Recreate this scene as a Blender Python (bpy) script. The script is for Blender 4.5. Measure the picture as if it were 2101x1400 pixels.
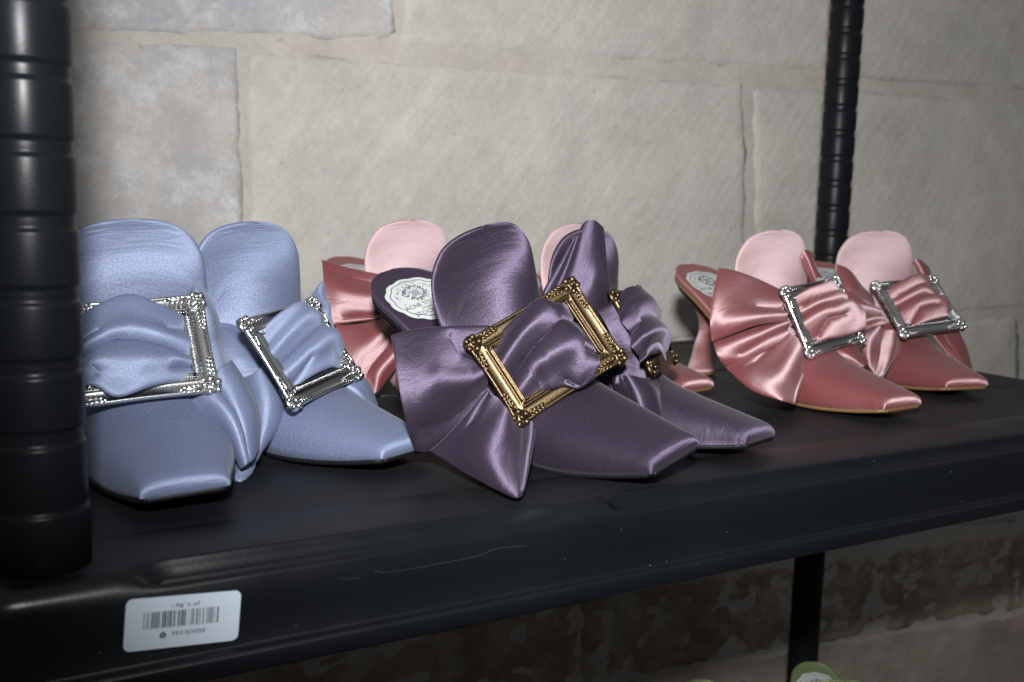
import bpy, bmesh, math, random
import numpy as np
from mathutils import Vector, Matrix, noise as mnoise
random.seed(7)
scene = bpy.context.scene
for o in list(bpy.data.objects): bpy.data.objects.remove(o)
COL = scene.collection

# ------------------------------------------------------------------ camera
F_PX, CX, CY, CAMH = 2003.19, 1050.5, 700.0, 0.1462
R = np.array([[0.872774, 0.044507, -0.486091], [-0.487515, 0.129202, -0.863502], [0.024367, 0.990619, 0.134465]])
cam_d = bpy.data.cameras.new('camera'); cam = bpy.data.objects.new('camera', cam_d); COL.objects.link(cam)
cam_d.sensor_width = 36.0; cam_d.lens = 36.0 * F_PX / 2101.0
cam_d.clip_start = 0.01; cam_d.clip_end = 50
mw = Matrix([list(R[0]) + [0], list(R[1]) + [0], list(R[2]) + [CAMH], [0, 0, 0, 1]])
cam.matrix_world = mw
cam_d.dof.use_dof = True; cam_d.dof.focus_distance = 0.575; cam_d.dof.aperture_fstop = 11
scene.camera = cam

# ------------------------------------------------------------------ world and light
world = bpy.data.worlds.new('World'); scene.world = world; world.use_nodes = True
wn, wl = world.node_tree.nodes, world.node_tree.links; bg = wn['Background']; bg.inputs[1].default_value = 1.0
wt = wn.new('ShaderNodeTexCoord'); wx = wn.new('ShaderNodeSeparateXYZ'); wr = wn.new('ShaderNodeValToRGB')
wl.new(wt.outputs['Generated'], wx.inputs[0]); wl.new(wx.outputs['Z'], wr.inputs[0]); wl.new(wr.outputs[0], bg.inputs[0])
wr.color_ramp.elements[0].position = 0.0; wr.color_ramp.elements[0].color = (0.042, 0.043, 0.045, 1)
wr.color_ramp.elements[1].position = 1.0; wr.color_ramp.elements[1].color = (0.20, 0.205, 0.21, 1)
fl = bpy.data.lights.new('flash', 'SPOT'); fl.energy = 56; fl.color = (0.97, 0.985, 1.0); fl.shadow_soft_size = 0.022
fl.spot_size = math.radians(101); fl.spot_blend = 1.0
flo = bpy.data.objects.new('flash', fl); COL.objects.link(flo)
FLASH = Vector((-0.014, -0.020, CAMH + 0.125)); flo.location = FLASH          # the camera's own flash, just above the lens
flo.rotation_euler = (Vector((0.84, 0.93, 0.235)) - FLASH).to_track_quat('-Z', 'Y').to_euler()
vs = scene.view_settings; vs.view_transform = 'Standard'; vs.look = 'None'; vs.exposure = 0; vs.gamma = 1; vs.use_curve_mapping = False

# ------------------------------------------------------------------ geometry helpers
O3 = np.array([0, 0, CAMH])
def ray(p): return R @ np.array([p[0] - CX, -(p[1] - CY), -F_PX])
def at(px, py, d): return O3 + ray((px, py)) * (d / F_PX)              # a point seen at (px,py), d metres deep
def at_plane(px, py, O, n, off=0.0):
    d = ray((px, py)); t = np.dot(n, O - O3) / np.dot(n, d); return O3 + d * t + n * off
def at_y(px, py, Y): d = ray((px, py)); t = Y / d[1]; return O3 + d * t

def link(o, parent=None):
    COL.objects.link(o)
    if parent is not None: o.parent = parent
    return o
def mesh_obj(name, verts, faces, mat, parent=None, smooth=True, uv=None):
    me = bpy.data.meshes.new(name); me.from_pydata([tuple(map(float, v)) for v in verts], [], faces); me.update()
    if smooth: me.polygons.foreach_set('use_smooth', [True] * len(me.polygons))
    if uv is not None:
        l = me.uv_layers.new(name='UVMap')
        idx = np.empty(len(me.loops), dtype=np.int32); me.loops.foreach_get('vertex_index', idx)
        l.data.foreach_set('uv', np.asarray(uv, dtype=np.float32)[idx].ravel())
    if mat: me.materials.append(mat)
    return link(bpy.data.objects.new(name, me), parent)
def bm_obj(name, bm, mat, parent=None, smooth=True):
    bmesh.ops.recalc_face_normals(bm, faces=bm.faces)
    me = bpy.data.meshes.new(name); bm.to_mesh(me); bm.free()
    if smooth: me.polygons.foreach_set('use_smooth', [True] * len(me.polygons))
    if mat: me.materials.append(mat)
    return link(bpy.data.objects.new(name, me), parent)
def empty(name, label, cat, group=None, M=None):
    o = bpy.data.objects.new(name, None); o.empty_display_size = 0.02; link(o)
    o['label'] = label; o['category'] = cat
    if group: o['group'] = group
    if M is not None: o.matrix_world = M
    return o
def catmull(pts, n):
    """resample control points (k,d) to n samples, uniform Catmull-Rom"""
    P = np.asarray(pts, float); k = len(P)
    ext = np.vstack([2 * P[0] - P[1], P, 2 * P[-1] - P[-2]])
    out = []
    for t in np.linspace(0, k - 1, n):
        i = min(int(t), k - 2); s = t - i
        a, b, c_, d = ext[i], ext[i + 1], ext[i + 2], ext[i + 3]
        out.append(0.5 * ((2 * b) + (c_ - a) * s + (2 * a - 5 * b + 4 * c_ - d) * s * s + (3 * b - a - 3 * c_ + d) * s ** 3))
    return np.array(out)
def grid_faces(nu, nv, off=0, flip=False):
    F = []
    for i in range(nv - 1):
        for j in range(nu - 1):
            a = off + i * nu + j; q = (a, a + 1, a + nu + 1, a + nu)
            F.append(q[::-1] if flip else q)
    return F
def normals(S):
    du = np.gradient(S, axis=1); dv = np.gradient(S, axis=0); n = np.cross(du, dv)
    return n / (np.linalg.norm(n, axis=2, keepdims=True) + 1e-12)
def tube(bm, pts, r, seg=6):
    pts = [Vector(p) for p in pts]; rings = []
    for i, p in enumerate(pts):
        t = (pts[min(i + 1, len(pts) - 1)] - pts[max(i - 1, 0)]).normalized()
        a = t.orthogonal().normalized() if i == 0 else (prev - t * prev.dot(t)).normalized()
        prev = a; b = t.cross(a)
        rings.append([bm.verts.new(p + (a * math.cos(2 * math.pi * k / seg) + b * math.sin(2 * math.pi * k / seg)) * r) for k in range(seg)])
    for i in range(len(rings) - 1):
        for k in range(seg): bm.faces.new((rings[i][k], rings[i][(k + 1) % seg], rings[i + 1][(k + 1) % seg], rings[i + 1][k]))
    bm.faces.new(rings[0][::-1]); bm.faces.new(rings[-1])
def text_mesh(s, size, align='CENTER'):
    cu = bpy.data.curves.new('txt', 'FONT'); cu.body = s; cu.size = size; cu.align_x = align; cu.align_y = 'CENTER'; cu.resolution_u = 2
    o = bpy.data.objects.new('txt', cu); COL.objects.link(o)
    dg = bpy.context.evaluated_depsgraph_get(); dg.update()
    me = bpy.data.meshes.new_from_object(o.evaluated_get(dg))
    V = [tuple(v.co) for v in me.vertices]; Fc = [tuple(p.vertices) for p in me.polygons]
    bpy.data.objects.remove(o); bpy.data.curves.remove(cu); bpy.data.meshes.remove(me)
    return V, Fc

# ------------------------------------------------------------------ materials
def new_mat(name):
    m = bpy.data.materials.new(name); m.use_nodes = True
    nt = m.node_tree; return m, nt, nt.nodes, nt.links, nt.nodes['Principled BSDF']
def simple(name, col, rough=0.5, metal=0.0, bump=0, bscale=500, spec=0.5):
    m, nt, N, L, b = new_mat(name)
    b.inputs['Base Color'].default_value = (*col, 1); b.inputs['Roughness'].default_value = rough; b.inputs['Metallic'].default_value = metal
    b.inputs['Specular IOR Level'].default_value = spec
    if bump:
        tc = N.new('ShaderNodeTexCoord'); n = N.new('ShaderNodeTexNoise'); n.inputs['Scale'].default_value = bscale; n.inputs['Detail'].default_value = 4
        bp = N.new('ShaderNodeBump'); bp.inputs['Strength'].default_value = bump; bp.inputs['Distance'].default_value = 0.0006
        L.new(tc.outputs['Object'], n.inputs['Vector']); L.new(n.outputs['Fac'], bp.inputs['Height']); L.new(bp.outputs['Normal'], b.inputs['Normal'])
    return m
def satin(name, dif, glo, rough=0.4, mix=0.5, slub=0.35, grain=0.2, aniso=0.35):
    """silk satin: a deep dye under a pale, broad, slightly stretched sheen, with weave and slubs from UV (metres)"""
    m, nt, N, L, b = new_mat(name)
    b.inputs['Roughness'].default_value = 0.62; b.inputs['Specular IOR Level'].default_value = 0.25
    b.inputs['Sheen Weight'].default_value = 0.12; b.inputs['Sheen Roughness'].default_value = 0.4
    uv = N.new('ShaderNodeUVMap'); uv.uv_map = 'UVMap'
    mp = N.new('ShaderNodeMapping'); mp.inputs['Scale'].default_value = (70, 1300, 1); L.new(uv.outputs['UV'], mp.inputs['Vector'])
    sl = N.new('ShaderNodeTexNoise'); sl.inputs['Scale'].default_value = 1.0; sl.inputs['Detail'].default_value = 3; L.new(mp.outputs['Vector'], sl.inputs['Vector'])
    mp2 = N.new('ShaderNodeMapping'); mp2.inputs['Scale'].default_value = (1150, 1350, 1); L.new(uv.outputs['UV'], mp2.inputs['Vector'])
    gr = N.new('ShaderNodeTexNoise'); gr.inputs['Scale'].default_value = 1.0; gr.inputs['Detail'].default_value = 2; L.new(mp2.outputs['Vector'], gr.inputs['Vector'])
    mp3 = N.new('ShaderNodeMapping'); mp3.inputs['Scale'].default_value = (38, 330, 1); L.new(uv.outputs['UV'], mp3.inputs['Vector'])
    lg = N.new('ShaderNodeTexNoise'); lg.inputs['Scale'].default_value = 1.0; lg.inputs['Detail'].default_value = 4; L.new(mp3.outputs['Vector'], lg.inputs['Vector'])
    rp = N.new('ShaderNodeValToRGB'); rp.color_ramp.elements[0].position = 0.60; rp.color_ramp.elements[0].color = (0, 0, 0, 1)
    rp.color_ramp.elements[1].position = 0.72; rp.color_ramp.elements[1].color = (1, 1, 1, 1); L.new(lg.outputs['Fac'], rp.inputs['Fac'])
    ad = N.new('ShaderNodeMath'); ad.operation = 'MULTIPLY_ADD'; L.new(sl.outputs['Fac'], ad.inputs[0]); ad.inputs[1].default_value = 0.35; L.new(gr.outputs['Fac'], ad.inputs[2])
    ad2 = N.new('ShaderNodeMath'); ad2.operation = 'MULTIPLY_ADD'; L.new(rp.outputs['Color'], ad2.inputs[0]); ad2.inputs[1].default_value = 0.45; L.new(ad.outputs[0], ad2.inputs[2])
    bp = N.new('ShaderNodeBump'); bp.inputs['Strength'].default_value = slub; bp.inputs['Distance'].default_value = 0.00025
    mp4 = N.new('ShaderNodeMapping'); mp4.inputs['Scale'].default_value = (45, 85, 1); L.new(uv.outputs['UV'], mp4.inputs['Vector'])
    pk = N.new('ShaderNodeTexNoise'); pk.inputs['Scale'].default_value = 1.0; pk.inputs['Detail'].default_value = 3; pk.inputs['Distortion'].default_value = 0.6; L.new(mp4.outputs['Vector'], pk.inputs['Vector'])
    bq = N.new('ShaderNodeBump'); bq.inputs['Strength'].default_value = 0.22; bq.inputs['Distance'].default_value = 0.0022; L.new(pk.outputs['Fac'], bq.inputs['Height']); L.new(bq.outputs['Normal'], bp.inputs['Normal'])
    L.new(ad2.outputs[0], bp.inputs['Height']); L.new(bp.outputs['Normal'], b.inputs['Normal'])
    # colour: dye with small thread-to-thread variation
    mr = N.new('ShaderNodeMapRange'); mr.inputs[1].default_value = 0.25; mr.inputs[2].default_value = 0.75; mr.inputs[3].default_value = 1 - grain; mr.inputs[4].default_value = 1 + grain
    L.new(gr.outputs['Fac'], mr.inputs[0])
    mr2 = N.new('ShaderNodeMath'); mr2.operation = 'MULTIPLY_ADD'; L.new(sl.outputs['Fac'], mr2.inputs[0]); mr2.inputs[1].default_value = 0.22; mr2.inputs[2].default_value = 0.89
    mu = N.new('ShaderNodeMath'); mu.operation = 'MULTIPLY'; L.new(mr.outputs[0], mu.inputs[0]); L.new(mr2.outputs[0], mu.inputs[1])
    hs = N.new('ShaderNodeHueSaturation'); hs.inputs['Color'].default_value = (*dif, 1); L.new(mu.outputs[0], hs.inputs['Value']); L.new(hs.outputs['Color'], b.inputs['Base Color'])
    g = N.new('ShaderNodeBsdfAnisotropic'); g.inputs['Roughness'].default_value = rough; g.inputs['Anisotropy'].default_value = aniso; g.inputs['Rotation'].default_value = 0.25
    hs2 = N.new('ShaderNodeHueSaturation'); hs2.inputs['Color'].default_value = (*glo, 1); L.new(mu.outputs[0], hs2.inputs['Value']); L.new(hs2.outputs['Color'], g.inputs['Color'])
    tg = N.new('ShaderNodeTangent'); tg.direction_type = 'UV_MAP'; tg.uv_map = 'UVMap'; L.new(tg.outputs[0], g.inputs['Tangent'])
    L.new(bp.outputs['Normal'], g.inputs['Normal'])
    mx = N.new('ShaderNodeMixShader'); mx.inputs[0].default_value = mix
    L.new(b.outputs[0], mx.inputs[1]); L.new(g.outputs[0], mx.inputs[2]); L.new(mx.outputs[0], N['Material Output'].inputs['Surface'])
    return m
BLUE = satin('blue_silk', (0.152, 0.180, 0.288), (0.245, 0.282, 0.375), 0.62, 0.38, 0.34, 0.28, aniso=0.45)
PURPLE = satin('purple_silk', (0.0265, 0.0175, 0.0315), (0.158, 0.128, 0.190), 0.60, 0.42, 0.42, 0.40, aniso=0.60)
PINK = satin('pink_satin', (0.240, 0.052, 0.053), (0.50, 0.40, 0.415), 0.68, 0.48, 0.12, 0.10, aniso=0.60)
PINK_LIT = satin('pink_satin_lit', (0.46, 0.275, 0.28), (0.64, 0.56, 0.575), 0.80, 0.45, 0.16, 0.10, aniso=0.30)  # the pink satin again, paler: light on the tongue painted into the colour
GREEN = satin('green_satin', (0.13, 0.17, 0.07), (0.4, 0.45, 0.25), 0.45, 0.3, 0.1, 0.1)
PURPLE_LIN = satin('purple_lining', (0.030, 0.019, 0.036), (0.12, 0.09, 0.14), 0.55, 0.25, 0.3, 0.2)
PINK_LIN = satin('pink_lining', (0.24, 0.085, 0.08), (0.40, 0.24, 0.22), 0.55, 0.25, 0.1, 0.1)
BLUE_LIN = satin('blue_lining', (0.12, 0.155, 0.29), (0.3, 0.36, 0.5), 0.5, 0.3, 0.2, 0.1)
THREAD_BLUE = simple('blue_thread', (0.05, 0.065, 0.13), 0.7); THREAD_PINK = simple('pink_thread', (0.22, 0.07, 0.07), 0.7); THREAD_PURPLE = simple('purple_thread', (0.012, 0.008, 0.015), 0.7)
SOLE_BLACK = simple('black_sole', (0.007, 0.007, 0.008), 0.5, spec=0.2)
SOLE_TAN = simple('tan_leather', (0.15, 0.080, 0.033), 0.5, bump=0.2)
PAPER = simple('label_paper', (0.46, 0.47, 0.46), 0.6, spec=0.2)
INK = simple('label_ink', (0.03, 0.035, 0.045), 0.6)
INK_GREY = simple('label_ink_grey', (0.10, 0.11, 0.125), 0.6)
STICKER = simple('sticker_paper', (0.46, 0.52, 0.585), 0.5, spec=0.2)
def metal_mat(name, col, dark, rough):
    m, nt, N, L, b = new_mat(name)
    b.inputs['Metallic'].default_value = 1.0; b.inputs['Roughness'].default_value = rough
    mottle = N.new('ShaderNodeTexNoise'); mottle.inputs['Scale'].default_value = 900; mottle.inputs['Detail'].default_value = 4  # random noise that mixes the two metal tones
    tc = N.new('ShaderNodeTexCoord'); L.new(tc.outputs['Object'], mottle.inputs['Vector'])
    mx = N.new('ShaderNodeMixRGB'); mx.inputs['Color1'].default_value = (*dark, 1); mx.inputs['Color2'].default_value = (*col, 1)
    rp = N.new('ShaderNodeValToRGB'); rp.color_ramp.elements[0].position = 0.34; rp.color_ramp.elements[1].position = 0.5
    L.new(mottle.outputs['Fac'], rp.inputs['Fac']); L.new(rp.outputs['Color'], mx.inputs['Fac']); L.new(mx.outputs[0], b.inputs['Base Color'])
    bp = N.new('ShaderNodeBump'); bp.inputs['Strength'].default_value = 0.15; bp.inputs['Distance'].default_value = 0.0003
    L.new(mottle.outputs['Fac'], bp.inputs['Height']); L.new(bp.outputs['Normal'], b.inputs['Normal'])
    return m
GOLD = metal_mat('antique_gold', (0.125, 0.087, 0.047), (0.042, 0.028, 0.015), 0.43)
SILVER = metal_mat('polished_silver', (0.66, 0.66, 0.65), (0.30, 0.30, 0.30), 0.24)
def plastic(name, col, rough, speck, spec=0.25):
    m, nt, N, L, b = new_mat(name)
    tc = N.new('ShaderNodeTexCoord')
    n = N.new('ShaderNodeTexNoise'); n.inputs['Scale'].default_value = 700; n.inputs['Detail'].default_value = 6; L.new(tc.outputs['Object'], n.inputs['Vector'])
    n2 = N.new('ShaderNodeTexNoise'); n2.inputs['Scale'].default_value = 14; n2.inputs['Detail'].default_value = 5; L.new(tc.outputs['Object'], n2.inputs['Vector'])
    v = N.new('ShaderNodeTexVoronoi'); v.inputs['Scale'].default_value = 260; L.new(tc.outputs['Object'], v.inputs['Vector'])
    n3 = N.new('ShaderNodeTexNoise'); n3.inputs['Scale'].default_value = 45; n3.inputs['Detail'].default_value = 3; L.new(tc.outputs['Object'], n3.inputs['Vector'])
    rp = N.new('ShaderNodeValToRGB'); rp.color_ramp.elements[0].position = 0.045; rp.color_ramp.elements[0].color = (1, 1, 1, 1); rp.color_ramp.elements[1].position = 0.075; rp.color_ramp.elements[1].color = (0, 0, 0, 1)
    L.new(v.outputs['Distance'], rp.inputs['Fac'])
    rp2 = N.new('ShaderNodeValToRGB'); rp2.color_ramp.elements[0].position = 0.60; rp2.color_ramp.elements[1].position = 0.66; L.new(n3.outputs['Fac'], rp2.inputs['Fac'])
    dm = N.new('ShaderNodeMath'); dm.operation = 'MULTIPLY'; L.new(rp.outputs['Color'], dm.inputs[0]); L.new(rp2.outputs['Color'], dm.inputs[1])
    dm2 = N.new('ShaderNodeMath'); dm2.operation = 'MULTIPLY'; L.new(dm.outputs[0], dm2.inputs[0]); dm2.inputs[1].default_value = speck
    mx = N.new('ShaderNodeMixRGB'); mx.inputs['Color1'].default_value = (*col, 1); mx.inputs['Color2'].default_value = (0.22, 0.24, 0.25, 1); L.new(dm2.outputs[0], mx.inputs['Fac']); L.new(mx.outputs[0], b.inputs['Base Color'])
    mr = N.new('ShaderNodeMapRange'); mr.inputs[1].default_value = 0.3; mr.inputs[2].default_value = 0.7; mr.inputs[3].default_value = rough - 0.06; mr.inputs[4].default_value = rough + 0.08
    L.new(n2.outputs['Fac'], mr.inputs[0])
    ge = N.new('ShaderNodeNewGeometry'); sx = N.new('ShaderNodeSeparateXYZ'); L.new(ge.outputs['Normal'], sx.inputs[0])      # dust dulls what faces up
    du = N.new('ShaderNodeMapRange'); du.inputs[1].default_value = 0.96; du.inputs[2].default_value = 0.995; du.inputs[3].default_value = 0; du.inputs[4].default_value = 0.26; L.new(sx.outputs['Z'], du.inputs[0])
    da = N.new('ShaderNodeMath'); da.operation = 'ADD'; L.new(mr.outputs[0], da.inputs[0]); L.new(du.outputs[0], da.inputs[1]); L.new(da.outputs[0], b.inputs['Roughness'])
    b.inputs['Specular IOR Level'].default_value = spec
    bp = N.new('ShaderNodeBump'); bp.inputs['Strength'].default_value = 0.12; bp.inputs['Distance'].default_value = 0.0003; L.new(n.outputs['Fac'], bp.inputs['Height']); L.new(bp.outputs['Normal'], b.inputs['Normal'])
    return m
SHELF_M = plastic('black_plastic', (0.0034, 0.0042, 0.0058), 0.29, 1.0, 0.40)
POST_M = plastic('black_plastic_post', (0.006, 0.007, 0.0085), 0.36, 0.0, 0.13)
def stone_mat(name, base, tint, patch, patch_amt, tool, bump):
    m, nt, N, L, b = new_mat(name)
    b.inputs['Roughness'].default_value = 0.9; b.inputs['Specular IOR Level'].default_value = 0.15
    tc = N.new('ShaderNodeTexCoord')
    def noise(scale, det, rough=0.6, vec=None):
        n = N.new('ShaderNodeTexNoise'); n.inputs['Scale'].default_value = scale; n.inputs['Detail'].default_value = det; n.inputs['Roughness'].default_value = rough
        L.new(vec or tc.outputs['Object'], n.inputs['Vector']); return n
    n1 = noise(7, 6, 0.65); n2 = noise(26, 8, 0.75); n3 = noise(160, 5, 0.7)
    mpr = N.new('ShaderNodeMapping'); mpr.inputs['Rotation'].default_value = (0, math.radians(52), 0); L.new(tc.outputs['Object'], mpr.inputs['Vector'])
    mp = N.new('ShaderNodeMapping'); mp.inputs['Scale'].default_value = (14, 14, 95); L.new(mpr.outputs['Vector'], mp.inputs['Vector'])
    nt_ = noise(1.0, 4, 0.6, mp.outputs['Vector'])
    c1 = N.new('ShaderNodeMixRGB'); c1.inputs['Color1'].default_value = (*base, 1); c1.inputs['Color2'].default_value = (*tint, 1)
    r1 = N.new('ShaderNodeValToRGB'); r1.color_ramp.elements[0].position = 0.40; r1.color_ramp.elements[1].position = 0.62; L.new(n1.outputs['Fac'], r1.inputs['Fac']); L.new(r1.outputs['Color'], c1.inputs['Fac'])
    c2 = N.new('ShaderNodeMixRGB'); c2.inputs['Color2'].default_value = (*patch, 1); L.new(c1.outputs[0], c2.inputs['Color1'])
    r2 = N.new('ShaderNodeValToRGB'); r2.color_ramp.elements[0].position = 0.48; r2.color_ramp.elements[1].position = 0.66; r2.color_ramp.elements[1].color = (patch_amt, patch_amt, patch_amt, 1); L.new(n2.outputs['Fac'], r2.inputs['Fac']); L.new(r2.outputs['Color'], c2.inputs['Fac'])
    # broad stains, damp edges and a few rusty or dark specks
    n4 = noise(3.1, 5, 0.7); n5 = noise(70, 3, 0.5); n6 = noise(11, 9, 0.8)
    m4 = N.new('ShaderNodeMapRange'); m4.inputs[1].default_value = 0.32; m4.inputs[2].default_value = 0.68; m4.inputs[3].default_value = 0.84; m4.inputs[4].default_value = 1.12; L.new(n4.outputs['Fac'], m4.inputs[0])
    m6 = N.new('ShaderNodeMapRange'); m6.inputs[1].default_value = 0.30; m6.inputs[2].default_value = 0.70; m6.inputs[3].default_value = 0.88; m6.inputs[4].default_value = 1.10; L.new(n6.outputs['Fac'], m6.inputs[0])
    r5 = N.new('ShaderNodeValToRGB'); r5.color_ramp.elements[0].position = 0.72; r5.color_ramp.elements[1].position = 0.80; r5.color_ramp.elements[1].color = (0.6, 0.6, 0.6, 1); L.new(n5.outputs['Fac'], r5.inputs['Fac'])
    c3 = N.new('ShaderNodeMixRGB'); c3.inputs['Color2'].default_value = (0.30, 0.23, 0.16, 1); L.new(c2.outputs[0], c3.inputs['Color1']); L.new(r5.outputs['Color'], c3.inputs['Fac'])
    hs = N.new('ShaderNodeHueSaturation'); L.new(c3.outputs[0], hs.inputs['Color'])
    mr = N.new('ShaderNodeMapRange'); mr.inputs[1].default_value = 0.3; mr.inputs[2].default_value = 0.7; mr.inputs[3].default_value = 0.93; mr.inputs[4].default_value = 1.07; L.new(n3.outputs['Fac'], mr.inputs[0])
    tl_ = N.new('ShaderNodeMapRange'); tl_.inputs[1].default_value = 0.3; tl_.inputs[2].default_value = 0.7; tl_.inputs[3].default_value = 1 - 0.05 * tool; tl_.inputs[4].default_value = 1 + 0.05 * tool; L.new(nt_.outputs['Fac'], tl_.inputs[0])
    q1 = N.new('ShaderNodeMath'); q1.operation = 'MULTIPLY'; L.new(m4.outputs[0], q1.inputs[0]); L.new(m6.outputs[0], q1.inputs[1])
    q2 = N.new('ShaderNodeMath'); q2.operation = 'MULTIPLY'; L.new(q1.outputs[0], q2.inputs[0]); L.new(mr.outputs[0], q2.inputs[1])
    q3 = N.new('ShaderNodeMath'); q3.operation = 'MULTIPLY'; L.new(q2.outputs[0], q3.inputs[0]); L.new(tl_.outputs[0], q3.inputs[1]); L.new(q3.outputs[0], hs.inputs['Value'])
    L.new(hs.outputs[0], b.inputs['Base Color'])
    a1 = N.new('ShaderNodeMath'); a1.operation = 'MULTIPLY'; a1.inputs[1].default_value = tool; L.new(nt_.outputs['Fac'], a1.inputs[0])
    a2 = N.new('ShaderNodeMath'); a2.operation = 'MULTIPLY_ADD'; a2.inputs[1].default_value = 0.5; L.new(n3.outputs['Fac'], a2.inputs[0]); L.new(a1.outputs[0], a2.inputs[2])
    a3 = N.new('ShaderNodeMath'); a3.operation = 'MULTIPLY_ADD'; a3.inputs[1].default_value = 0.8; L.new(n2.outputs['Fac'], a3.inputs[0]); L.new(a2.outputs[0], a3.inputs[2])
    bp = N.new('ShaderNodeBump'); bp.inputs['Strength'].default_value = bump; bp.inputs['Distance'].default_value = 0.003; L.new(a3.outputs[0], bp.inputs['Height']); L.new(bp.outputs['Normal'], b.inputs['Normal'])
    return m
ST_SMOOTH = stone_mat('dressed_limestone', (0.50, 0.465, 0.42), (0.47, 0.445, 0.41), (0.42, 0.37, 0.31), 0.40, 0.95, 0.5)
ST_MOTTLE = stone_mat('weathered_limestone', (0.48, 0.44, 0.395), (0.36, 0.36, 0.38), (0.60, 0.60, 0.61), 0.75, 0.1, 0.7)
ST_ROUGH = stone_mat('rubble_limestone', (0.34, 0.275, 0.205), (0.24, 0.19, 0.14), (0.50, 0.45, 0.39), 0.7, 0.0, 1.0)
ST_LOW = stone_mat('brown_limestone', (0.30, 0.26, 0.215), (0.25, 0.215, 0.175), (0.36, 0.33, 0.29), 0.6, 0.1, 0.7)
MORTAR = stone_mat('mortar', (0.455, 0.415, 0.365), (0.465, 0.43, 0.385), (0.42, 0.375, 0.32), 0.4, 0.0, 0.4)

# ------------------------------------------------------------------ the wall
WALL_Y = 0.93
wall = empty('stone_wall', 'pale limestone block wall behind the black shelving', 'wall', M=Matrix.Translation((0.7, WALL_Y, 0)))
WINV = np.array([0.7, WALL_Y, 0])
def fbm(x, z, s, o=4): return mnoise.fractal(Vector((x * s, 3.3, z * s)), 0.8, 2.0, o)
def stone(q, mat, nu, nv, rough, proud, edge=0.006):
    C = [at_y(px, py, WALL_Y) for px, py in q]
    V = []; W = np.linalg.norm(C[1] - C[0]); Hh = np.linalg.norm(C[3] - C[0])
    for i in range(nv):
        v = i / (nv - 1)
        for j in range(nu):
            u = j / (nu - 1)
            P = (C[0] * (1 - u) + C[1] * u) * (1 - v) + (C[3] * (1 - u) + C[2] * u) * v
            x, z = P[0], P[2]
            # ragged edges in the plane of the wall
            eu = min(u, 1 - u) * W; ev = min(v, 1 - v) * Hh
            k = math.exp(-min(eu, ev) / 0.012)
            P = P + np.array([fbm(x, z, 30) * 0.0034 * k, 0, fbm(z + 5, x, 30) * 0.0034 * k])
            e = min(eu, ev); back = 0.0022 * max(0, 1 - e / edge) ** 2
            y = WALL_Y - .0057 - proud * .15 + back - fbm(x, z, 5) * 0.0010 - fbm(x, z, 24) * 0.0006 - fbm(x + 9, z, 34, 6) * rough
            V.append((P[0] - WINV[0], y - WINV[1], P[2] - WINV[2]))
    n0 = len(V)
    Fs = grid_faces(nu, nv, flip=True)
    ring = [j for j in range(nu)] + [i * nu + nu - 1 for i in range(1, nv)] + [(nv - 1) * nu + j for j in range(nu - 2, -1, -1)] + [i * nu for i in range(nv - 2, 0, -1)]
    for k in ring: V.append((V[k][0], 0.02, V[k][2]))
    m = len(ring)
    for k in range(m): Fs.append((ring[k], ring[(k + 1) % m], n0 + (k + 1) % m, n0 + k))
    return mesh_obj('stone', V, Fs, mat, wall)
stone([(-400, -320), (806, -320), (809, 84), (-400, 58)], ST_MOTTLE, 60, 24, 0.0006, 0.003)
stone([(821, -320), (1714, -320), (1709, 152), (821, 99)], ST_SMOOTH, 60, 24, 0.0002, 0.002)
stone([(1722, -320), (2700, -320), (2700, 236), (1717, 161)], ST_SMOOTH, 60, 30, 0.0003, 0.003)
stone([(-400, 70), (489, 92), (499, 700), (-400, 800)], ST_MOTTLE, 50, 40, 0.0006, 0.002)
stone([(502, 107), (1521, 172), (1530, 680), (511, 787)], ST_SMOOTH, 80, 44, 0.0002, 0.003)
stone([(1532, 174), (2700, 246), (2700, 590), (1536, 672)], ST_SMOOTH, 80, 34, 0.0003, 0.002)
stone([(-400, 812), (900, 748), (900, 1210), (-400, 1300)], ST_MOTTLE, 50, 30, 0.0005, 0.002)
stone([(910, 746), (2085, 648), (2090, 1066), (910, 1205)], ST_SMOOTH, 60, 30, 0.0003, 0.002)
stone([(2095, 646), (2800, 590), (2800, 980), (2098, 1064)], ST_SMOOTH, 40, 30, 0.0003, 0.003)
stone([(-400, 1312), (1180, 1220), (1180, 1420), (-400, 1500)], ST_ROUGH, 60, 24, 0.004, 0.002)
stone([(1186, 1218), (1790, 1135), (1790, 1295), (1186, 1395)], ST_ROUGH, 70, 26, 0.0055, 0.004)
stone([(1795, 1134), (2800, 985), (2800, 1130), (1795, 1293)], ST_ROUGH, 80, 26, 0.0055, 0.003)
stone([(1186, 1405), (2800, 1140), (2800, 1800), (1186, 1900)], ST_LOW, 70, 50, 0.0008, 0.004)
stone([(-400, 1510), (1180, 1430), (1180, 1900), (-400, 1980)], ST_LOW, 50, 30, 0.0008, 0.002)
bm = bmesh.new(); nx, nz = 120, 70
A_, B_ = at_y(-600, -400, WALL_Y), at_y(2900, 1900, WALL_Y)
vv = [[bm.verts.new((x - WINV[0], -0.0047 - fbm(x, z, 12) * 0.0006 - fbm(x, z, 40) * 0.0005, z)) for x in np.linspace(-0.5, 2.6, nx)] for z in np.linspace(-1.0, 0.75, nz)]
for i in range(nz - 1):
    for j in range(nx - 1): bm.faces.new((vv[i][j], vv[i][j + 1], vv[i + 1][j + 1], vv[i + 1][j]))
bm_obj('mortar', bm, MORTAR, wall)

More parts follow.
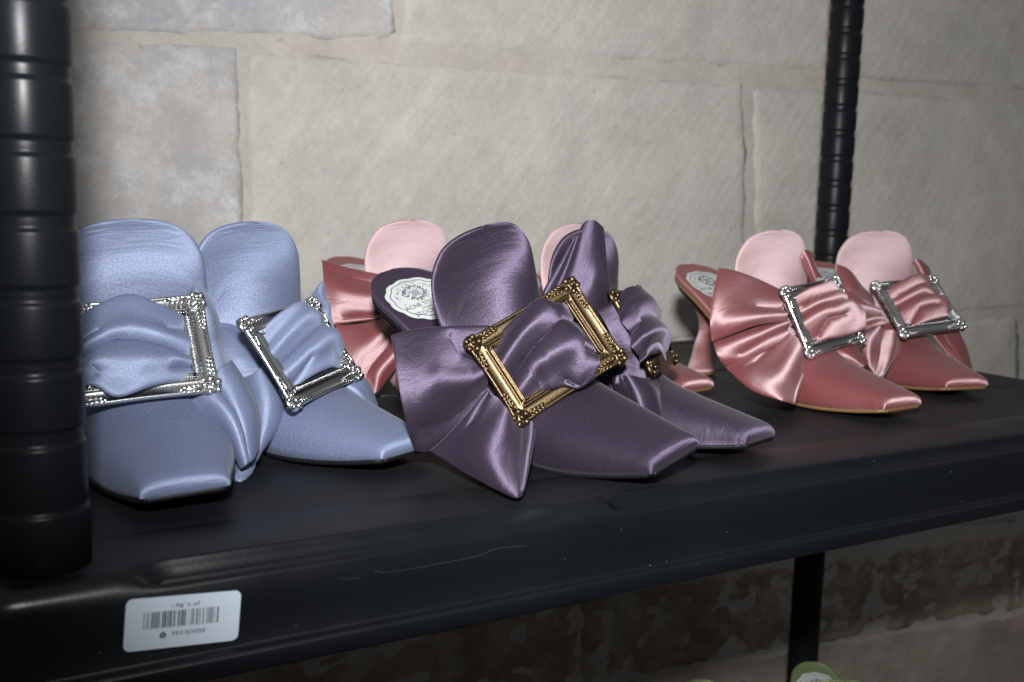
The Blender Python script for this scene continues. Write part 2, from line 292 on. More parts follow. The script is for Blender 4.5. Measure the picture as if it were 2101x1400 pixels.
# ------------------------------------------------------------------ the shelving unit
unit = empty('shelving_unit', 'black plastic shelving unit with round ribbed posts, holding the shoes', 'shelf', M=Matrix.Translation((0.43, 0.64, 0)))
U0 = np.array([0.43, 0.64, 0.0])
XL, XR, YF, YB, RC = -0.016, 0.867, 0.392, 0.887, 0.028
def path():
    """front edge from left to right, then round the board; returns (point, inward normal, s-tag)"""
    pts = []
    def arc(cx, cy, a0, a1, n=10):
        for a in np.linspace(a0, a1, n):
            a = math.radians(a); pts.append(((cx + RC * math.cos(a), cy + RC * math.sin(a)), (-math.cos(a) or 1e-5, -math.sin(a) or 1e-5), None))
    for x in np.linspace(XL + RC, XR - RC, 170): pts.append(((x, YF), (0, 1), x))
    arc(XR - RC, YF + RC, -82, 0)
    for y in np.linspace(YF + RC, YB - RC, 12)[1:-1]: pts.append(((XR, y), (-1, 0), None))
    arc(XR - RC, YB - RC, 0, 90)
    for x in np.linspace(XR - RC, XL + RC, 12)[1:-1]: pts.append(((x, YB), (0, -1), None))
    arc(XL + RC, YB - RC, 90, 180)
    for y in np.linspace(YB - RC, YF + RC, 12)[1:-1]: pts.append(((XL, y), (1, 0), None))
    arc(XL + RC, YF + RC, 180, 262)
    return pts
def smooth01(t): t = max(0, min(1, t)); return t * t * (3 - 2 * t)
def kfac(x):
    if x is None: return 0.0
    return max(smooth01((x - 0.050) / 0.016) * smooth01((0.262 - x) / 0.036), smooth01((x - 0.279) / 0.013) * smooth01((0.842 - x) / 0.02))
PR1 = [(.2, -.0009), (.0545, -.0009), (.0535, -.0008), (.0520, 0), (.0180, 0), (.0128, 0), (.0122, -.0003), (.0117, -.0010), (.0112, -.0030), (.0098, -.0060), (.0078, -.0080), (.0056, -.0086), (.0038, -.0080), (.0026, -.0070), (.0012, -.0072), (0, -.0090), (0, -.024), (0, -.0372), (-.0006, -.0382), (-.0026, -.0387), (-.0040, -.0394), (-.0046, -.0408), (-.0046, -.0472), (-.0036, -.0484), (.0010, -.0484), (.0022, -.046), (.0022, -.008), (.0300, -.006), (.2, -.006)]
PR0 = [(.2, -.0009), (.0545, -.0009), (.0535, -.0008), (.0520, 0), (.0180, 0), (.0125, 0), (.0115, 0), (.0105, -.0001), (.0090, -.0003), (.0075, -.0008), (.0060, -.0014), (.0046, -.0022), (.0034, -.0033), (.0020, -.0050), (.0008, -.0074), (0, -.0112), (0, -.024), (0, -.0372), (-.0006, -.0382), (-.0026, -.0387), (-.0040, -.0394), (-.0046, -.0408), (-.0046, -.0472), (-.0036, -.0484), (.0010, -.0484), (.0022, -.046), (.0022, -.008), (.0300, -.006), (.2, -.006)]
def build_board(zoff, name='shelf_board'):
    P = path(); V = []; n = len(PR1); m = len(P)
    for (p, nn, x) in P:
        k = kfac(x)
        for (d1, z1), (d0, z0) in zip(PR1, PR0):
            d = d0 * (1 - k) + d1 * k; z = z0 * (1 - k) + z1 * k
            qx, qy = p[0] + nn[0] * d, p[1] + nn[1] * d
            if d > RC: qx, qy = min(max(qx, XL + d), XR - d), min(max(qy, YF + d), YB - d)
            V.append((qx - U0[0], qy - U0[1], z + zoff))
    Fs = []
    for i in range(m):
        a, b = i * n, ((i + 1) % m) * n
        for j in range(1, n - 2): Fs.append((a + j, b + j, b + j + 1, a + j + 1))
    Fs.append([i * n + 1 for i in range(m)]); Fs.append([i * n + n - 2 for i in range(m)][::-1])
    o = mesh_obj(name, V, Fs, SHELF_M, unit)
    o.data.polygons[-1].use_smooth = False; o.data.polygons[-2].use_smooth = False
    return o
board = build_board(0.0)
low = build_board(-0.446)
# moulded seams across the top panel
def groove(pts, w, parent, name='panel_seam', mat=SHELF_M):
    bm = bmesh.new()
    tube(bm, [(p[0] - U0[0], p[1] - U0[1], p[2]) for p in pts], w, 6)
    return bm_obj(name, bm, mat, parent)
groove([(0.04, 0.5395, -.0009), (0.79, 0.5395, -.0009), (0.802, 0.530, -.0009), (0.814, 0.5395, -.0009), (0.826, 0.5395, -.0009)], 0.0007, board)
groove([(0.04, 0.700, -.0009), (0.79, 0.700, -.0009)], 0.0007, board)
def post(cx, cy, r, z0, z1, ring0, pitch, sleeve):
    prof = []
    z = ring0 - pitch * math.ceil((ring0 - z0) / pitch)
    bz = z0
    if sleeve: prof += [(r * 0.99, -0.004), (r * 1.035, -0.004), (r * 1.035, 0.0225), (r * 1.02, 0.0240), (r * 0.985, 0.0243), (r * .985, 0.0262), (r, 0.0270)]
    while z < z1:
        if not sleeve or z > 0.035:
            g = 0.0034
            for dz, rr in ((-g - .0012, 1.0), (-g, .992), (-g + .0004, .945), (-.0014, .938), (0, .950), (.0014, .938), (g - .0004, .945), (g, .992), (g + .0012, 1.0)):
                prof.append((r * rr, z + dz))
            prof.append((r * 1.004, z + pitch * 0.5))
        z += pitch
    seg = 48; V = []; Fs = []
    for (rr, zz) in prof:
        for k in range(seg): V.append((cx - U0[0] + rr * math.cos(2 * math.pi * k / seg), cy - U0[1] + rr * math.sin(2 * math.pi * k / seg), zz))
    for i in range(len(prof) - 1):
        for k in range(seg): Fs.append((i * seg + k, i * seg + (k + 1) % seg, (i + 1) * seg + (k + 1) % seg, (i + 1) * seg + k))
    o = mesh_obj('post', V, Fs, POST_M, unit)
    return o
post(0.0225, 0.4205, 0.0176, 0, 0.50, 0.0262, 0.0277, True)
post(0.846, 0.782, 0.0178, 0, 0.75, 0.02, 0.0270, False)
post(0.846, 0.782, 0.0172, -0.44, -0.012, -0.2, 0.20, False)
post(0.0225, 0.4205, 0.0172, -0.44, -0.012, -0.2, 0.20, False)
# barcode sticker on the front face
ST = [np.array([0.0492, -0.0098]), np.array([0.0940, -0.0137]), np.array([0.0930, -0.0348]), np.array([0.0482, -0.0309])]
ex = (ST[1] - ST[0]); SW = np.linalg.norm(ex); ex /= SW; ez = np.array([-ex[1], ex[0]]); SC = sum(ST) / 4; SH = 0.0214
def sticker_pt(a, b, lift):           # a right, b up, on the face
    p = SC + ex * a + ez * b; return (p[0] - U0[0], YF - lift - U0[1], p[1])
rr = 0.0026; out = []
for sx, sy, a0 in ((1, 1, 0), (-1, 1, 90), (-1, -1, 180), (1, -1, 270)):
    for a in np.linspace(a0, a0 + 90, 7): out.append((sx * (SW / 2 - rr) + rr * math.cos(math.radians(a)), sy * (SH / 2 - rr) + rr * math.sin(math.radians(a))))
V = [sticker_pt(a, b, 0.0006) for a, b in out] + [sticker_pt(a, b, 0.0001) for a, b in out]; n = len(out)
stick = mesh_obj('barcode_sticker', V, [list(range(n))] + [(i, (i + 1) % n, n + (i + 1) % n, n + i) for i in range(n)], STICKER, unit, smooth=False)
stick['label'] = 'white rounded barcode sticker stuck upside down on the shelf front'
def flat(name, V2, Fs, fn, mat, parent): return mesh_obj(name, [fn(*v[:2]) for v in V2], Fs, mat, parent, smooth=False)
def up180(a, b): return (-a, -b)
random.seed(11); x = -0.0148; V = []; Fs = []; V_g = []; F_g = []
while x < 0.0146:
    w = random.choice((.00022, .00022, .0003, .0004, .0007)); dark = random.random() < 0.5
    VV, FF = (V, Fs) if dark else (V_g, F_g)
    k = len(VV); VV += [(x, -0.0022), (x + w, -0.0022), (x + w, 0.0046), (x, 0.0046)]; FF.append((k, k + 1, k + 2, k + 3))
    x += w + random.choice((.00025, .0003, .0005, .0008))
fn = lambda a, b: sticker_pt(a - 0.0008, b + 0.0002, 0.0008)
flat('barcode', V, Fs, fn, INK, stick); flat('barcode', V_g, F_g, fn, INK_GREY, stick)
tv, tf = text_mesh('stockoss', 0.0034); flat('lettering', tv, tf, lambda a, b: sticker_pt(-a * 1.12 + 0.0022, -b - 0.0050, 0.0008), INK, stick)
tv, tf = text_mesh('pk ti_8aj i', 0.0026); flat('lettering', tv, tf, lambda a, b: sticker_pt(-a * 1.05 + 0.0004, -b + 0.0066, 0.0008), INK, stick)
lv = [(0.0013 * math.cos(t), 0.0013 * math.sin(t)) for t in np.linspace(0, 2 * math.pi, 20, endpoint=False)]
flat('logo_disc', lv, [list(range(20))], lambda a, b: sticker_pt(a - 0.0078, b - 0.0052, 0.0008), INK, stick)
tv, tf = text_mesh('%', 0.0019); flat('logo_mark', tv, tf, lambda a, b: sticker_pt(-a - 0.0078, -b - 0.0052, 0.0010), STICKER, stick)

SCRATCH = simple('scuffed_plastic', (0.035, 0.039, 0.043), 0.6, spec=0.2)
for pl in ([(768, 1172), (798, 1174), (880, 1161), (980, 1141), (1015, 1127), (1085, 1119)], [(700, 1188), (738, 1187)], [(1130, 1300 - 100), (1190, 1188)], [(300, 1345), (345, 1338), (380, 1322)]):
    bm = bmesh.new(); P_ = catmull([at_y(a, b, YF - .0001) for a, b in pl], 24); tube(bm, [p - U0 for p in P_], .00009, 5); bm_obj('scratch', bm, SCRATCH, board)

# ------------------------------------------------------------------ shoe parts in shoe space (x to the toe, y to the viewer's right, z up)
XS = np.array([-.024, -.012, 0, .03, .06, .09, .115, .14, .17, .195, .217]); ZS = np.array([.0895, .0850, .0795, .0630, .0405, .0185, .0060, .0015, .001, .003, .0065])
def zs(x):
    i = int(np.clip(np.searchsorted(XS, x) - 1, 0, len(XS) - 2)); t = (x - XS[i]) / (XS[i + 1] - XS[i])
    def m(k):
        if k == 0: return (ZS[1] - ZS[0]) / (XS[1] - XS[0])
        if k == len(XS) - 1: return (ZS[-1] - ZS[-2]) / (XS[-1] - XS[-2])
        return (ZS[k + 1] - ZS[k - 1]) / (XS[k + 1] - XS[k - 1])
    hh = XS[i + 1] - XS[i]; t2, t3 = t * t, t ** 3
    return (2 * t3 - 3 * t2 + 1) * ZS[i] + (t3 - 2 * t2 + t) * hh * m(i) + (-2 * t3 + 3 * t2) * ZS[i + 1] + (t3 - t2) * hh * m(i + 1)
WX = [.006, .03, .06, .09, .12, .14, .165, .19, .206, .214, .217]; WW = [.0290, .0295, .0285, .0305, .0358, .0370, .0338, .0270, .0229, .0210, .0180]
def hw(x):
    if x < .006: return .029 * math.sqrt(max(0.0, 1 - ((.006 - x) / .03) ** 2))
    return float(np.interp(x, WX, WW))
def sole_solid(name, x0, x1, inset, z_lo, z_hi, mat, n=70, ny=17, rim=0.0, curve=None):
    th = np.linspace(0, 1, n); xs = x0 + (x1 - x0) * (1 - np.cos(th * math.pi)) / 2
    V = []; UV = []
    for side, zo in ((0, z_hi), (1, z_lo)):
        for x in xs:
            w = max(hw(x) - inset, 0.0004)
            for t in np.linspace(-1, 1, ny):
                z = zs(x) + zo + (rim * abs(t) ** 5 if side == 0 else 0)
                if side == 0 and rim: z += rim * 0.9 * max(0, 1 - (x - x0) / 0.006) ** 2 * (1 - abs(t) ** 5)
                V.append((x, w * math.copysign(abs(t) ** 0.85, t), z)); UV.append((x, V[-1][1]))
    N1 = n * ny
    Fs = grid_faces(ny, n) + grid_faces(ny, n, N1, True)
    ring = [j for j in range(ny)] + [i * ny + ny - 1 for i in range(1, n)] + [(n - 1) * ny + j for j in range(ny - 2, -1, -1)] + [i * ny for i in range(n - 2, 0, -1)]
    for k in range(len(ring)):
        a, b = ring[k], ring[(k + 1) % len(ring)]; Fs.append((b, a, N1 + a, N1 + b))
    return V, Fs, UV
def insole_z(x, y): return zs(x) + .0075 + .0016 * min(1, abs(y) / max(hw(x), .001)) ** 5
# upper: rows from the toe tip back and up into the tongue: (xs, ws, zside or None=sole, xt, zt, ex)
ROWS = [(.2160, .0178, .0070, .2160, .0072, .50), (.2176, .0190, None, .2180, .0105, .50), (.2178, .0196, None, .2183, .0138, .50), (.2166, .0200, None, .2168, .0164, .50), (.2130, .0207, None, .2132, .0182, .50), (.2060, .0222, None, .2060, .0200, .50),
        (.1950, .0250, None, .1950, .0226, .52), (.1800, .0292, None, .1800, .0258, .55), (.1630, .0334, None, .1630, .0298, .60), (.1450, .0362, None, .1450, .0355, .66), (.1260, .0360, None, .1270, .0470, .75),
        (.1070, .0345, None, .1090, .0640, .85), (.0945, .0350, .0420, .0962, .0830, .9), (.0858, .0385, .0720, .0888, .1005, 1.0), (.0826, .0405, .0930, .0866, .1120, 1.0),
        (.0830, .0388, .1110, .0864, .1210, 1.0), (.0842, .0315, .1232, .0868, .1276, 1.0), (.0856, .0232, .1287, .0874, .1304, 1.0), (.0868, .0125, .1315, .0877, .1320, 1.0), (.0878, .0008, .1324, .0879, .1325, 1.0)]
def upper_surface(nu=49, nv=110):
    rows = []
    for (xsd, w, zsd, xt, zt, e) in ROWS: rows.append((xsd, w, (zs(xsd) + .0028) if zsd is None else zsd, xt, zt, e))
    A = catmull(rows, nv); S = np.zeros((nv, nu, 3))
    for i, (xsd, w, z0, xt, zt, e) in enumerate(A):
        w = max(w, .0004)
        for j, t in enumerate(np.linspace(-1, 1, nu)):
            c_ = max(0, math.cos(t * math.pi / 2)); s_ = math.sin(t * math.pi / 2)
            S[i, j] = (xsd + (xt - xsd) * c_ ** 0.9, w * math.copysign(abs(s_) ** (0.55 + .45 * e), s_), z0 + (zt - z0) * c_ ** e)
    return S
SUP = upper_surface()
def thick_sheet(S, t_arr, uv=None):
    """closed sheet round the surface S (nv,nu,3): front = S, back = S - n*t"""
    nv, nu, _ = S.shape; n = normals(S)
    Vf = S + n * (t_arr[..., None] * 0.5); Vb = S - n * (t_arr[..., None] * 0.5)
    V = np.vstack([Vf.reshape(-1, 3), Vb.reshape(-1, 3)]); N1 = nu * nv
    Fs = grid_faces(nu, nv) + grid_faces(nu, nv, N1, True)
    ring = [j for j in range(nu)] + [i * nu + nu - 1 for i in range(1, nv)] + [(nv - 1) * nu + j for j in range(nu - 2, -1, -1)] + [i * nu for i in range(nv - 2, 0, -1)]
    for k in range(len(ring)):
        a, b = ring[k], ring[(k + 1) % len(ring)]; Fs.append((b, a, N1 + a, N1 + b))
    if uv is None:
        L_u = np.linalg.norm(np.diff(S, axis=1), axis=2).sum(1).mean(); L_v = np.linalg.norm(np.diff(S, axis=0), axis=2).sum(0).mean()
        uu, vv_ = np.meshgrid(np.linspace(0, L_u, nu), np.linspace(0, L_v, nv)); uv = np.stack([uu, vv_], -1).reshape(-1, 2)
    return V, Fs, np.vstack([uv, uv])
MESH = {}
def shared(key, name, maker, mat, parent):
    """one mesh per key and colour, linked again for the next shoe"""
    k = (key, mat.name)
    if k in MESH:
        o = bpy.data.objects.new(name, MESH[k]); return link(o, parent)
    V, Fs, UV = maker(); o = mesh_obj(name, V, Fs, mat, parent, uv=UV); MESH[k] = o.data; return o
def mk_sole(): return sole_solid('sole', -.024, .2186, -.0002, .0002, .0028, None)
def mk_insole(): return sole_solid('insole', -.0235, .125, .0004, .0030, .0075, None, rim=.0016)
def mk_upper():
    nv, nu, _ = SUP.shape; t = np.full((nv, nu), .0022)
    return thick_sheet(SUP, t)
def mk_heel():
    prof = [(.0032, .0134, .0112, .001), (.006, .0130, .0108, .001), (.016, .0112, .0092, .003), (.028, .0100, .0082, .005), (.040, .0080, .0070, .0075), (.050, .0082, .0080, .0075), (.060, .0105, .0112, .006), (.068, .0155, .0165, .003), (.0745, .0222, .0195, .001), (.081, .0262, .0215, .001)]
    A = catmull([(z, ry, rx, cx) for z, ry, rx, cx in prof], 40); seg = 32; V = []; UV = []
    for z, ry, rx, cx in A:
        for k in range(seg):
            a = 2 * math.pi * k / seg; x = cx + rx * math.cos(a); y = ry * math.sin(a)
            V.append((x, y, min(z, zs(max(min(x, .05), -.024)) + .003) if z > .055 else z)); UV.append((k / seg * .08, z))
    Fs = [(i * seg + k, i * seg + (k + 1) % seg, (i + 1) * seg + (k + 1) % seg, (i + 1) * seg + k) for i in range(39) for k in range(seg)]
    return V, Fs, UV
def mk_heeltip():
    V = []; UV = []; seg = 32
    for z, s in ((0, .97), (.0006, 1.0), (.0032, 1.0)):
        for k in range(seg):
            a = 2 * math.pi * k / seg; V.append((.001 + .0118 * s * math.cos(a), .0140 * s * math.sin(a), z)); UV.append((k * .002, z))
    return V, [(i * seg + k, i * seg + (k + 1) % seg, (i + 1) * seg + (k + 1) % seg, (i + 1) * seg + k) for i in range(2) for k in range(seg)] + [list(range(seg))[::-1], [2 * seg + k for k in range(seg)]], UV
# tongue outline for the piping and the stitches
iv0 = int(SUP.shape[0] * 12.2 / 19)
def tongue_edge(inset_cols):
    L_ = [SUP[i, inset_cols] for i in range(iv0, SUP.shape[0])]; R_ = [SUP[i, SUP.shape[1] - 1 - inset_cols] for i in range(iv0, SUP.shape[0])]
    return L_ + R_[::-1]
def mk_piping():
    bm = bmesh.new(); e = tongue_edge(0); tube(bm, e[::2], .0008, 6)
    V = [tuple(v.co) for v in bm.verts]; bm.verts.index_update(); Fs = [[v.index for v in f.verts] for f in bm.faces]; bm.free()
    return V, Fs, [(v[0], v[1]) for v in V]
def mk_stitch():
    # dashes 2.5 mm inside the edge, just proud of the front face
    nrm = normals(SUP); top = SUP[-1].mean(0); cen = SUP[iv0, SUP.shape[1] // 2]
    pts = []
    nvv, nuu, _ = SUP.shape
    edge = tongue_edge(0); edge = np.array(edge); mid = np.array([.092, 0, .100])
    flat_ = []
    for k in range(len(edge)):
        t = edge[min(k + 1, len(edge) - 1)] - edge[max(k - 1, 0)]; t /= np.linalg.norm(t) + 1e-9
        d = mid - edge[k]; d -= t * d.dot(t); d /= np.linalg.norm(d) + 1e-9; flat_.append(edge[k] + d * .0030)
    flat_ = np.array(flat_); S2 = SUP[iv0 - 8:].reshape(-1, 3); N2 = nrm[iv0 - 8:].reshape(-1, 3)
    sgn = 1 if N2[len(N2) // 2][0] > 0 else -1
    out_ = []
    for p in flat_:
        k = np.argmin(((S2 - p) ** 2).sum(1)); n = N2[k] * sgn; q = p - n * np.dot(p - S2[k], n) + n * .0014; out_.append(q)
    out_ = np.array(out_); seg = np.linalg.norm(np.diff(out_, axis=0), axis=1); cum = np.concatenate([[0], np.cumsum(seg)])
    bm = bmesh.new(); s = .002
    while s < cum[-1] - .002:
        a = [np.interp(s, cum, out_[:, c]) for c in range(3)]; b = [np.interp(s + .0016, cum, out_[:, c]) for c in range(3)]
        tube(bm, [a, b], .00042, 4); s += .0029
    V = [tuple(v.co) for v in bm.verts]; bm.verts.index_update(); Fs = [[v.index for v in f.verts] for f in bm.faces]; bm.free()
    return V, Fs, [(v[0], v[1]) for v in V]
# insole label: scalloped plaque
def scallop(scale=1.0, n=120):
    pts = []
    for k in range(n):
        a = 2 * math.pi * k / n; r = 1 + 0.055 * abs(math.cos(a * 5.5)) - 0.03
        pts.append((0.0235 * scale * r * math.sin(a), 0.0205 * scale * r * math.cos(a)))
    return pts
LC = (0.0105, 0.0)           # label centre on the insole
def lab(a, b, lift):         # a = viewer right, b = up the label (towards the heel)
    x, y = LC[0] - b, LC[1] + a; return (x, y, insole_z(x, y) + lift)
def poly_fan(pts, lift):
    V = [lab(0, 0, lift)] + [lab(a * s, b * s, lift) for s in (.33, .66, 1.0) for a, b in pts]; n = len(pts)
    Fs = [(0, 1 + k, 1 + (k + 1) % n) for k in range(n)]
    for q in range(2): Fs += [(1 + q * n + k, 1 + (q + 1) * n + k, 1 + (q + 1) * n + (k + 1) % n, 1 + q * n + (k + 1) % n) for k in range(n)]
    return V, Fs
def mk_label(): V, Fs = poly_fan(scallop(), .0006); return V, Fs, [(v[0], v[1]) for v in V]
def mk_print():
    V, Fs = [], []
    def add(v, f):
        k = len(V); V.extend(v); Fs.extend([tuple(i + k for i in q) for q in f])
    o1, o2 = scallop(.86), scallop(.835); n = len(o1)
    add([lab(a, b, .0009) for a, b in o1] + [lab(a, b, .0009) for a, b in o2], [(k, (k + 1) % n, n + (k + 1) % n, n + k) for k in range(n)])
    for s, size, b in (('ACNE STUDIOS', .0050, -.0062), ('ESTABLISHED', .0022, -.0098), ('STOCKHOLM', .0050, -.0134)):
        tv, tf = text_mesh(s, size); add([lab(v[0], v[1] + b, .0009) for v in tv], tf)
    return V, Fs, [(v[0], v[1]) for v in V]
def mk_crest():
    rnd = random.Random(5); V, Fs = [], []
    def blob(a, b, r):
        k = len(V); m = 7; V.extend([lab(a + r * math.cos(2 * math.pi * q / m) * rnd.uniform(.5, 1.2), b + r * math.sin(2 * math.pi * q / m) * rnd.uniform(.5, 1.2), .0009) for q in range(m)]); Fs.append(tuple(range(k, k + m)))
    for k in range(260):
        a = rnd.uniform(0, 2 * math.pi); r = rnd.gauss(.0072, .0011); blob(r * math.cos(a) * 1.05, .0050 + r * math.sin(a) * .85, rnd.uniform(.0002, .0007))
    for k in range(170):
        a = rnd.uniform(0, 2 * math.pi); r = rnd.uniform(.0125, .0160); x, y = r * math.cos(a) * 1.05, .002 + r * math.sin(a) * .9
        if y > -.004: blob(x, y, rnd.uniform(.0002, .0006))
    for k in range(6):
        v = len(V); y = .0020 + k * .0010; V.extend([lab(-.0032, y, .0009), lab(.0032, y, .0009), lab(.0032, y + .0005, .0009), lab(-.0032, y + .0005, .0009)]); Fs.append((v, v + 1, v + 2, v + 3))
    return V, Fs, [(v[0], v[1]) for v in V]

# ------------------------------------------------------------------ buckle, in its own frame (x right, y up, z towards the viewer)
BA, BB = .0351, .0255
PROF = [(-.0034, 0), (-.0036, .0026), (-.0030, .0034), (-.0022, .0034), (-.0016, .0027), (.0000, .0022), (.0026, .0021), (.0042, .0024), (.0047, .0031), (.0053, .0031), (.0057, .0019), (.0073, .0016), (.0078, .0023), (.0086, .0023), (.0089, 0)]
def mk_frame():
    V = []; n = len(PROF); st = []
    cor = [(-1, 1), (1, 1), (1, -1), (-1, -1)]
    for k in range(4):
        (x0, y0), (x1, y1) = cor[k], cor[(k + 1) % 4]
        for t in np.linspace(0, 1, 13)[:-1]:
            sx, sy = x0 + (x1 - x0) * t, y0 + (y1 - y0) * t
            ns = (-(y1 - y0), (x1 - x0)); nl = math.hypot(*ns); inn = (-ns[0] / nl, -ns[1] / nl) if False else None
            if k == 0: inw = (0, -1)
            elif k == 1: inw = (-1, 0)
            elif k == 2: inw = (0, 1)
            else: inw = (1, 0)
            if t == 0:
                pin = {0: (1, -1), 1: (-1, -1), 2: (-1, 1), 3: (1, 1)}[k]; inw = pin
            st.append((sx * BA, sy * BB, inw, math.sin(math.pi * t)))
    for (x, y, inw, sw) in st:
        for q, (d, z) in enumerate(PROF):
            dd = d + (.0009 * max(0, sw - .35) if q < 5 else 0); V.append((x + inw[0] * dd, y + inw[1] * dd, z))
    m = len(st); Fs = []
    for i in range(m):
        a, b = i * n, ((i + 1) % m) * n
        for j in range(n): Fs.append((a + j, a + (j + 1) % n, b + (j + 1) % n, b + j))
    return V, Fs, [(v[0], v[1]) for v in V]
def bm_out(bm):
    bmesh.ops.recalc_face_normals(bm, faces=bm.faces); bm.verts.index_update()
    V = [tuple(v.co) for v in bm.verts]; Fs = [[v.index for v in f.verts] for f in bm.faces]; bm.free(); return V, Fs, [(v[0], v[1]) for v in V]
def ell(bm, c, r, rot=0.0, tilt=None, sub=2):
    M = Matrix.Translation(c) @ Matrix.Rotation(rot, 4, 'Z') @ (tilt if tilt is not None else Matrix.Identity(4)) @ Matrix.Diagonal((*r, 1))
    bmesh.ops.create_icosphere(bm, subdivisions=sub, radius=1, matrix=M)
def mk_beads():
    bm = bmesh.new(); x0, y0 = BA - .0065, BB - .0065; per = []
    nx_, ny_ = int(2 * x0 / .00135), int(2 * y0 / .00135)
    for k in range(nx_): t = -x0 + 2 * x0 * k / nx_; per += [(t, y0), (-t, -y0)]
    for k in range(ny_): t = -y0 + 2 * y0 * k / ny_; per += [(x0, -t), (-x0, t)]
    for a, b in per: ell(bm, (a, b, .0019), (.00060, .00060, .0007), sub=1)
    return bm_out(bm)
def mk_flower():
    bm = bmesh.new()
    ell(bm, (0, 0, .0046), (.0015, .0015, .0014))
    bmesh.ops.create_cone(bm, cap_ends=True, segments=28, radius1=.0056, radius2=.0050, depth=.0026, matrix=Matrix.Translation((0, 0, .0015)))
    for k in range(5):
        a = math.radians(72 * k)
        ell(bm, (.0036 * math.cos(a), .0036 * math.sin(a), .0032), (.0021, .0019, .0014), a, Matrix.Rotation(math.radians(-16), 4, 'Y'))
        ell(bm, (.0034 * math.cos(a), .0034 * math.sin(a), .0044), (.0014, .0003, .0004), a, Matrix.Rotation(math.radians(-16), 4, 'Y'), 1)
    return bm_out(bm)
def mk_leaf():
    bm = bmesh.new()                 # lies along +x from its base at the flower
    tube(bm, [(.0, 0, .0036), (.004, .0003, .0040), (.008, .0001, .0036), (.0112, -.0004, .0028)], .0005, 6)
    for k in range(4):
        x = .0012 + k * .0024
        for s in (-1, 1): ell(bm, (x + .0010, s * (.0014 - .00016 * k), .0031), (.0019, .00085, .0008), s * math.radians(30), None, 2)
    ell(bm, (.0112, -.0003, .0027), (.0014, .0010, .0007))
    return bm_out(bm)
def build_buckle(parent, Mloc, metal, name='buckle'):
    fr = shared('frame', name, mk_frame, metal, parent); fr.matrix_local = Mloc
    b = shared('beads', 'beading', mk_beads, metal, fr); b['kind'] = 'stuff'
    for k, (sx, sy) in enumerate(((-1, 1), (1, 1), (1, -1), (-1, -1))):
        fo = shared('flower', 'corner_flower', mk_flower, metal, fr)
        fo.matrix_local = Matrix.Translation((sx * (BA - .0002), sy * (BB - .0002), 0)) @ Matrix.Rotation(math.atan2(sy, sx), 4, 'Z')
        for ang, off in ((0 if sx < 0 else math.pi, (-sx * .0052, sy * .0008)), ((-math.pi / 2) if sy > 0 else math.pi / 2, (sx * .0008, -sy * .0052))):
            lf = shared('leaf', 'leaf_ornament', mk_leaf, metal, fr)
            lf.matrix_local = Matrix.Translation((sx * BA + off[0], sy * BB + off[1], 0)) @ Matrix.Rotation(ang, 4, 'Z')
    return fr

# ------------------------------------------------------------------ fabric patches
def seg_dist(U, Vv, a, b):
    ax, ay = a; bx, by = b; dx, dy = bx - ax, by - ay; L2 = dx * dx + dy * dy + 1e-12
    t = np.clip(((U - ax) * dx + (Vv - ay) * dy) / L2, 0, 1); return np.hypot(U - (ax + t * dx), Vv - (ay + t * dy)), t
def fabric_patch(name, rows, mat, parent, Minv, folds=(), T=.0030, nu=64, nv=64, wob=.0011, seed=0, edge=.0005, swap=False, ramp=1):
    """rows of 3-D control points; folds: (polyline in (u,v), width, height in m); a soft closed double layer"""
    rows = [catmull(r, nu) for r in rows]; A = np.array(rows)
    S = np.stack([catmull(A[:, j], nv) for j in range(nu)], 1)
    U, Vv = np.meshgrid(np.linspace(0, 1, nu), np.linspace(0, 1, nv)); n = normals(S)
    cen = S.mean((0, 1)); view = O3 - cen
    if np.dot(n.mean((0, 1)), view) < 0:
        S = S[:, ::-1]; n = normals(S); U = U[:, ::-1]
    H = np.zeros_like(U)
    for f_ in folds:
        pl, w, hgt = f_[:3]; pw = f_[3] if len(f_) > 3 else w
        D = np.full_like(U, 9.0); TT = np.zeros_like(U); m = len(pl) - 1
        for k in range(m):
            d, t = seg_dist(U, Vv, pl[k], pl[k + 1]); sel = d < D; D = np.where(sel, d, D); TT = np.where(sel, (k + t) / m, TT)
        ww = w + (pw - w) * TT
        H += (hgt * .8 * np.exp(-(D / (ww * .75))) if hgt < 0 else hgt * .75 * np.exp(-(D / (ww * 1.15)) ** 2))
    if ramp: H *= .15 + .85 * np.clip((Vv if ramp > 0 else 1 - Vv) * 1.25, 0, 1) ** .8
    rs = np.random.RandomState(seed)
    for q in range(5):
        kx, ky = rs.uniform(-7, 7, 2); H += wob * .4 * np.sin(kx * U + ky * Vv + rs.uniform(0, 6))
    S = S + n * H[..., None]
    b = np.minimum(np.minimum(U, 1 - U), np.minimum(Vv, 1 - Vv)); th = edge + T * .5 * np.sqrt(np.clip(1 - (1 - np.clip(b / .07, 0, 1)) ** 2, 0, 1))
    V, Fs, UV = thick_sheet(S, th)
    V = (np.hstack([V, np.ones((len(V), 1))]) @ np.array(Minv).T)[:, :3]
    if swap: UV = UV[:, ::-1]
    return mesh_obj(name, V, Fs, mat, parent, uv=UV)

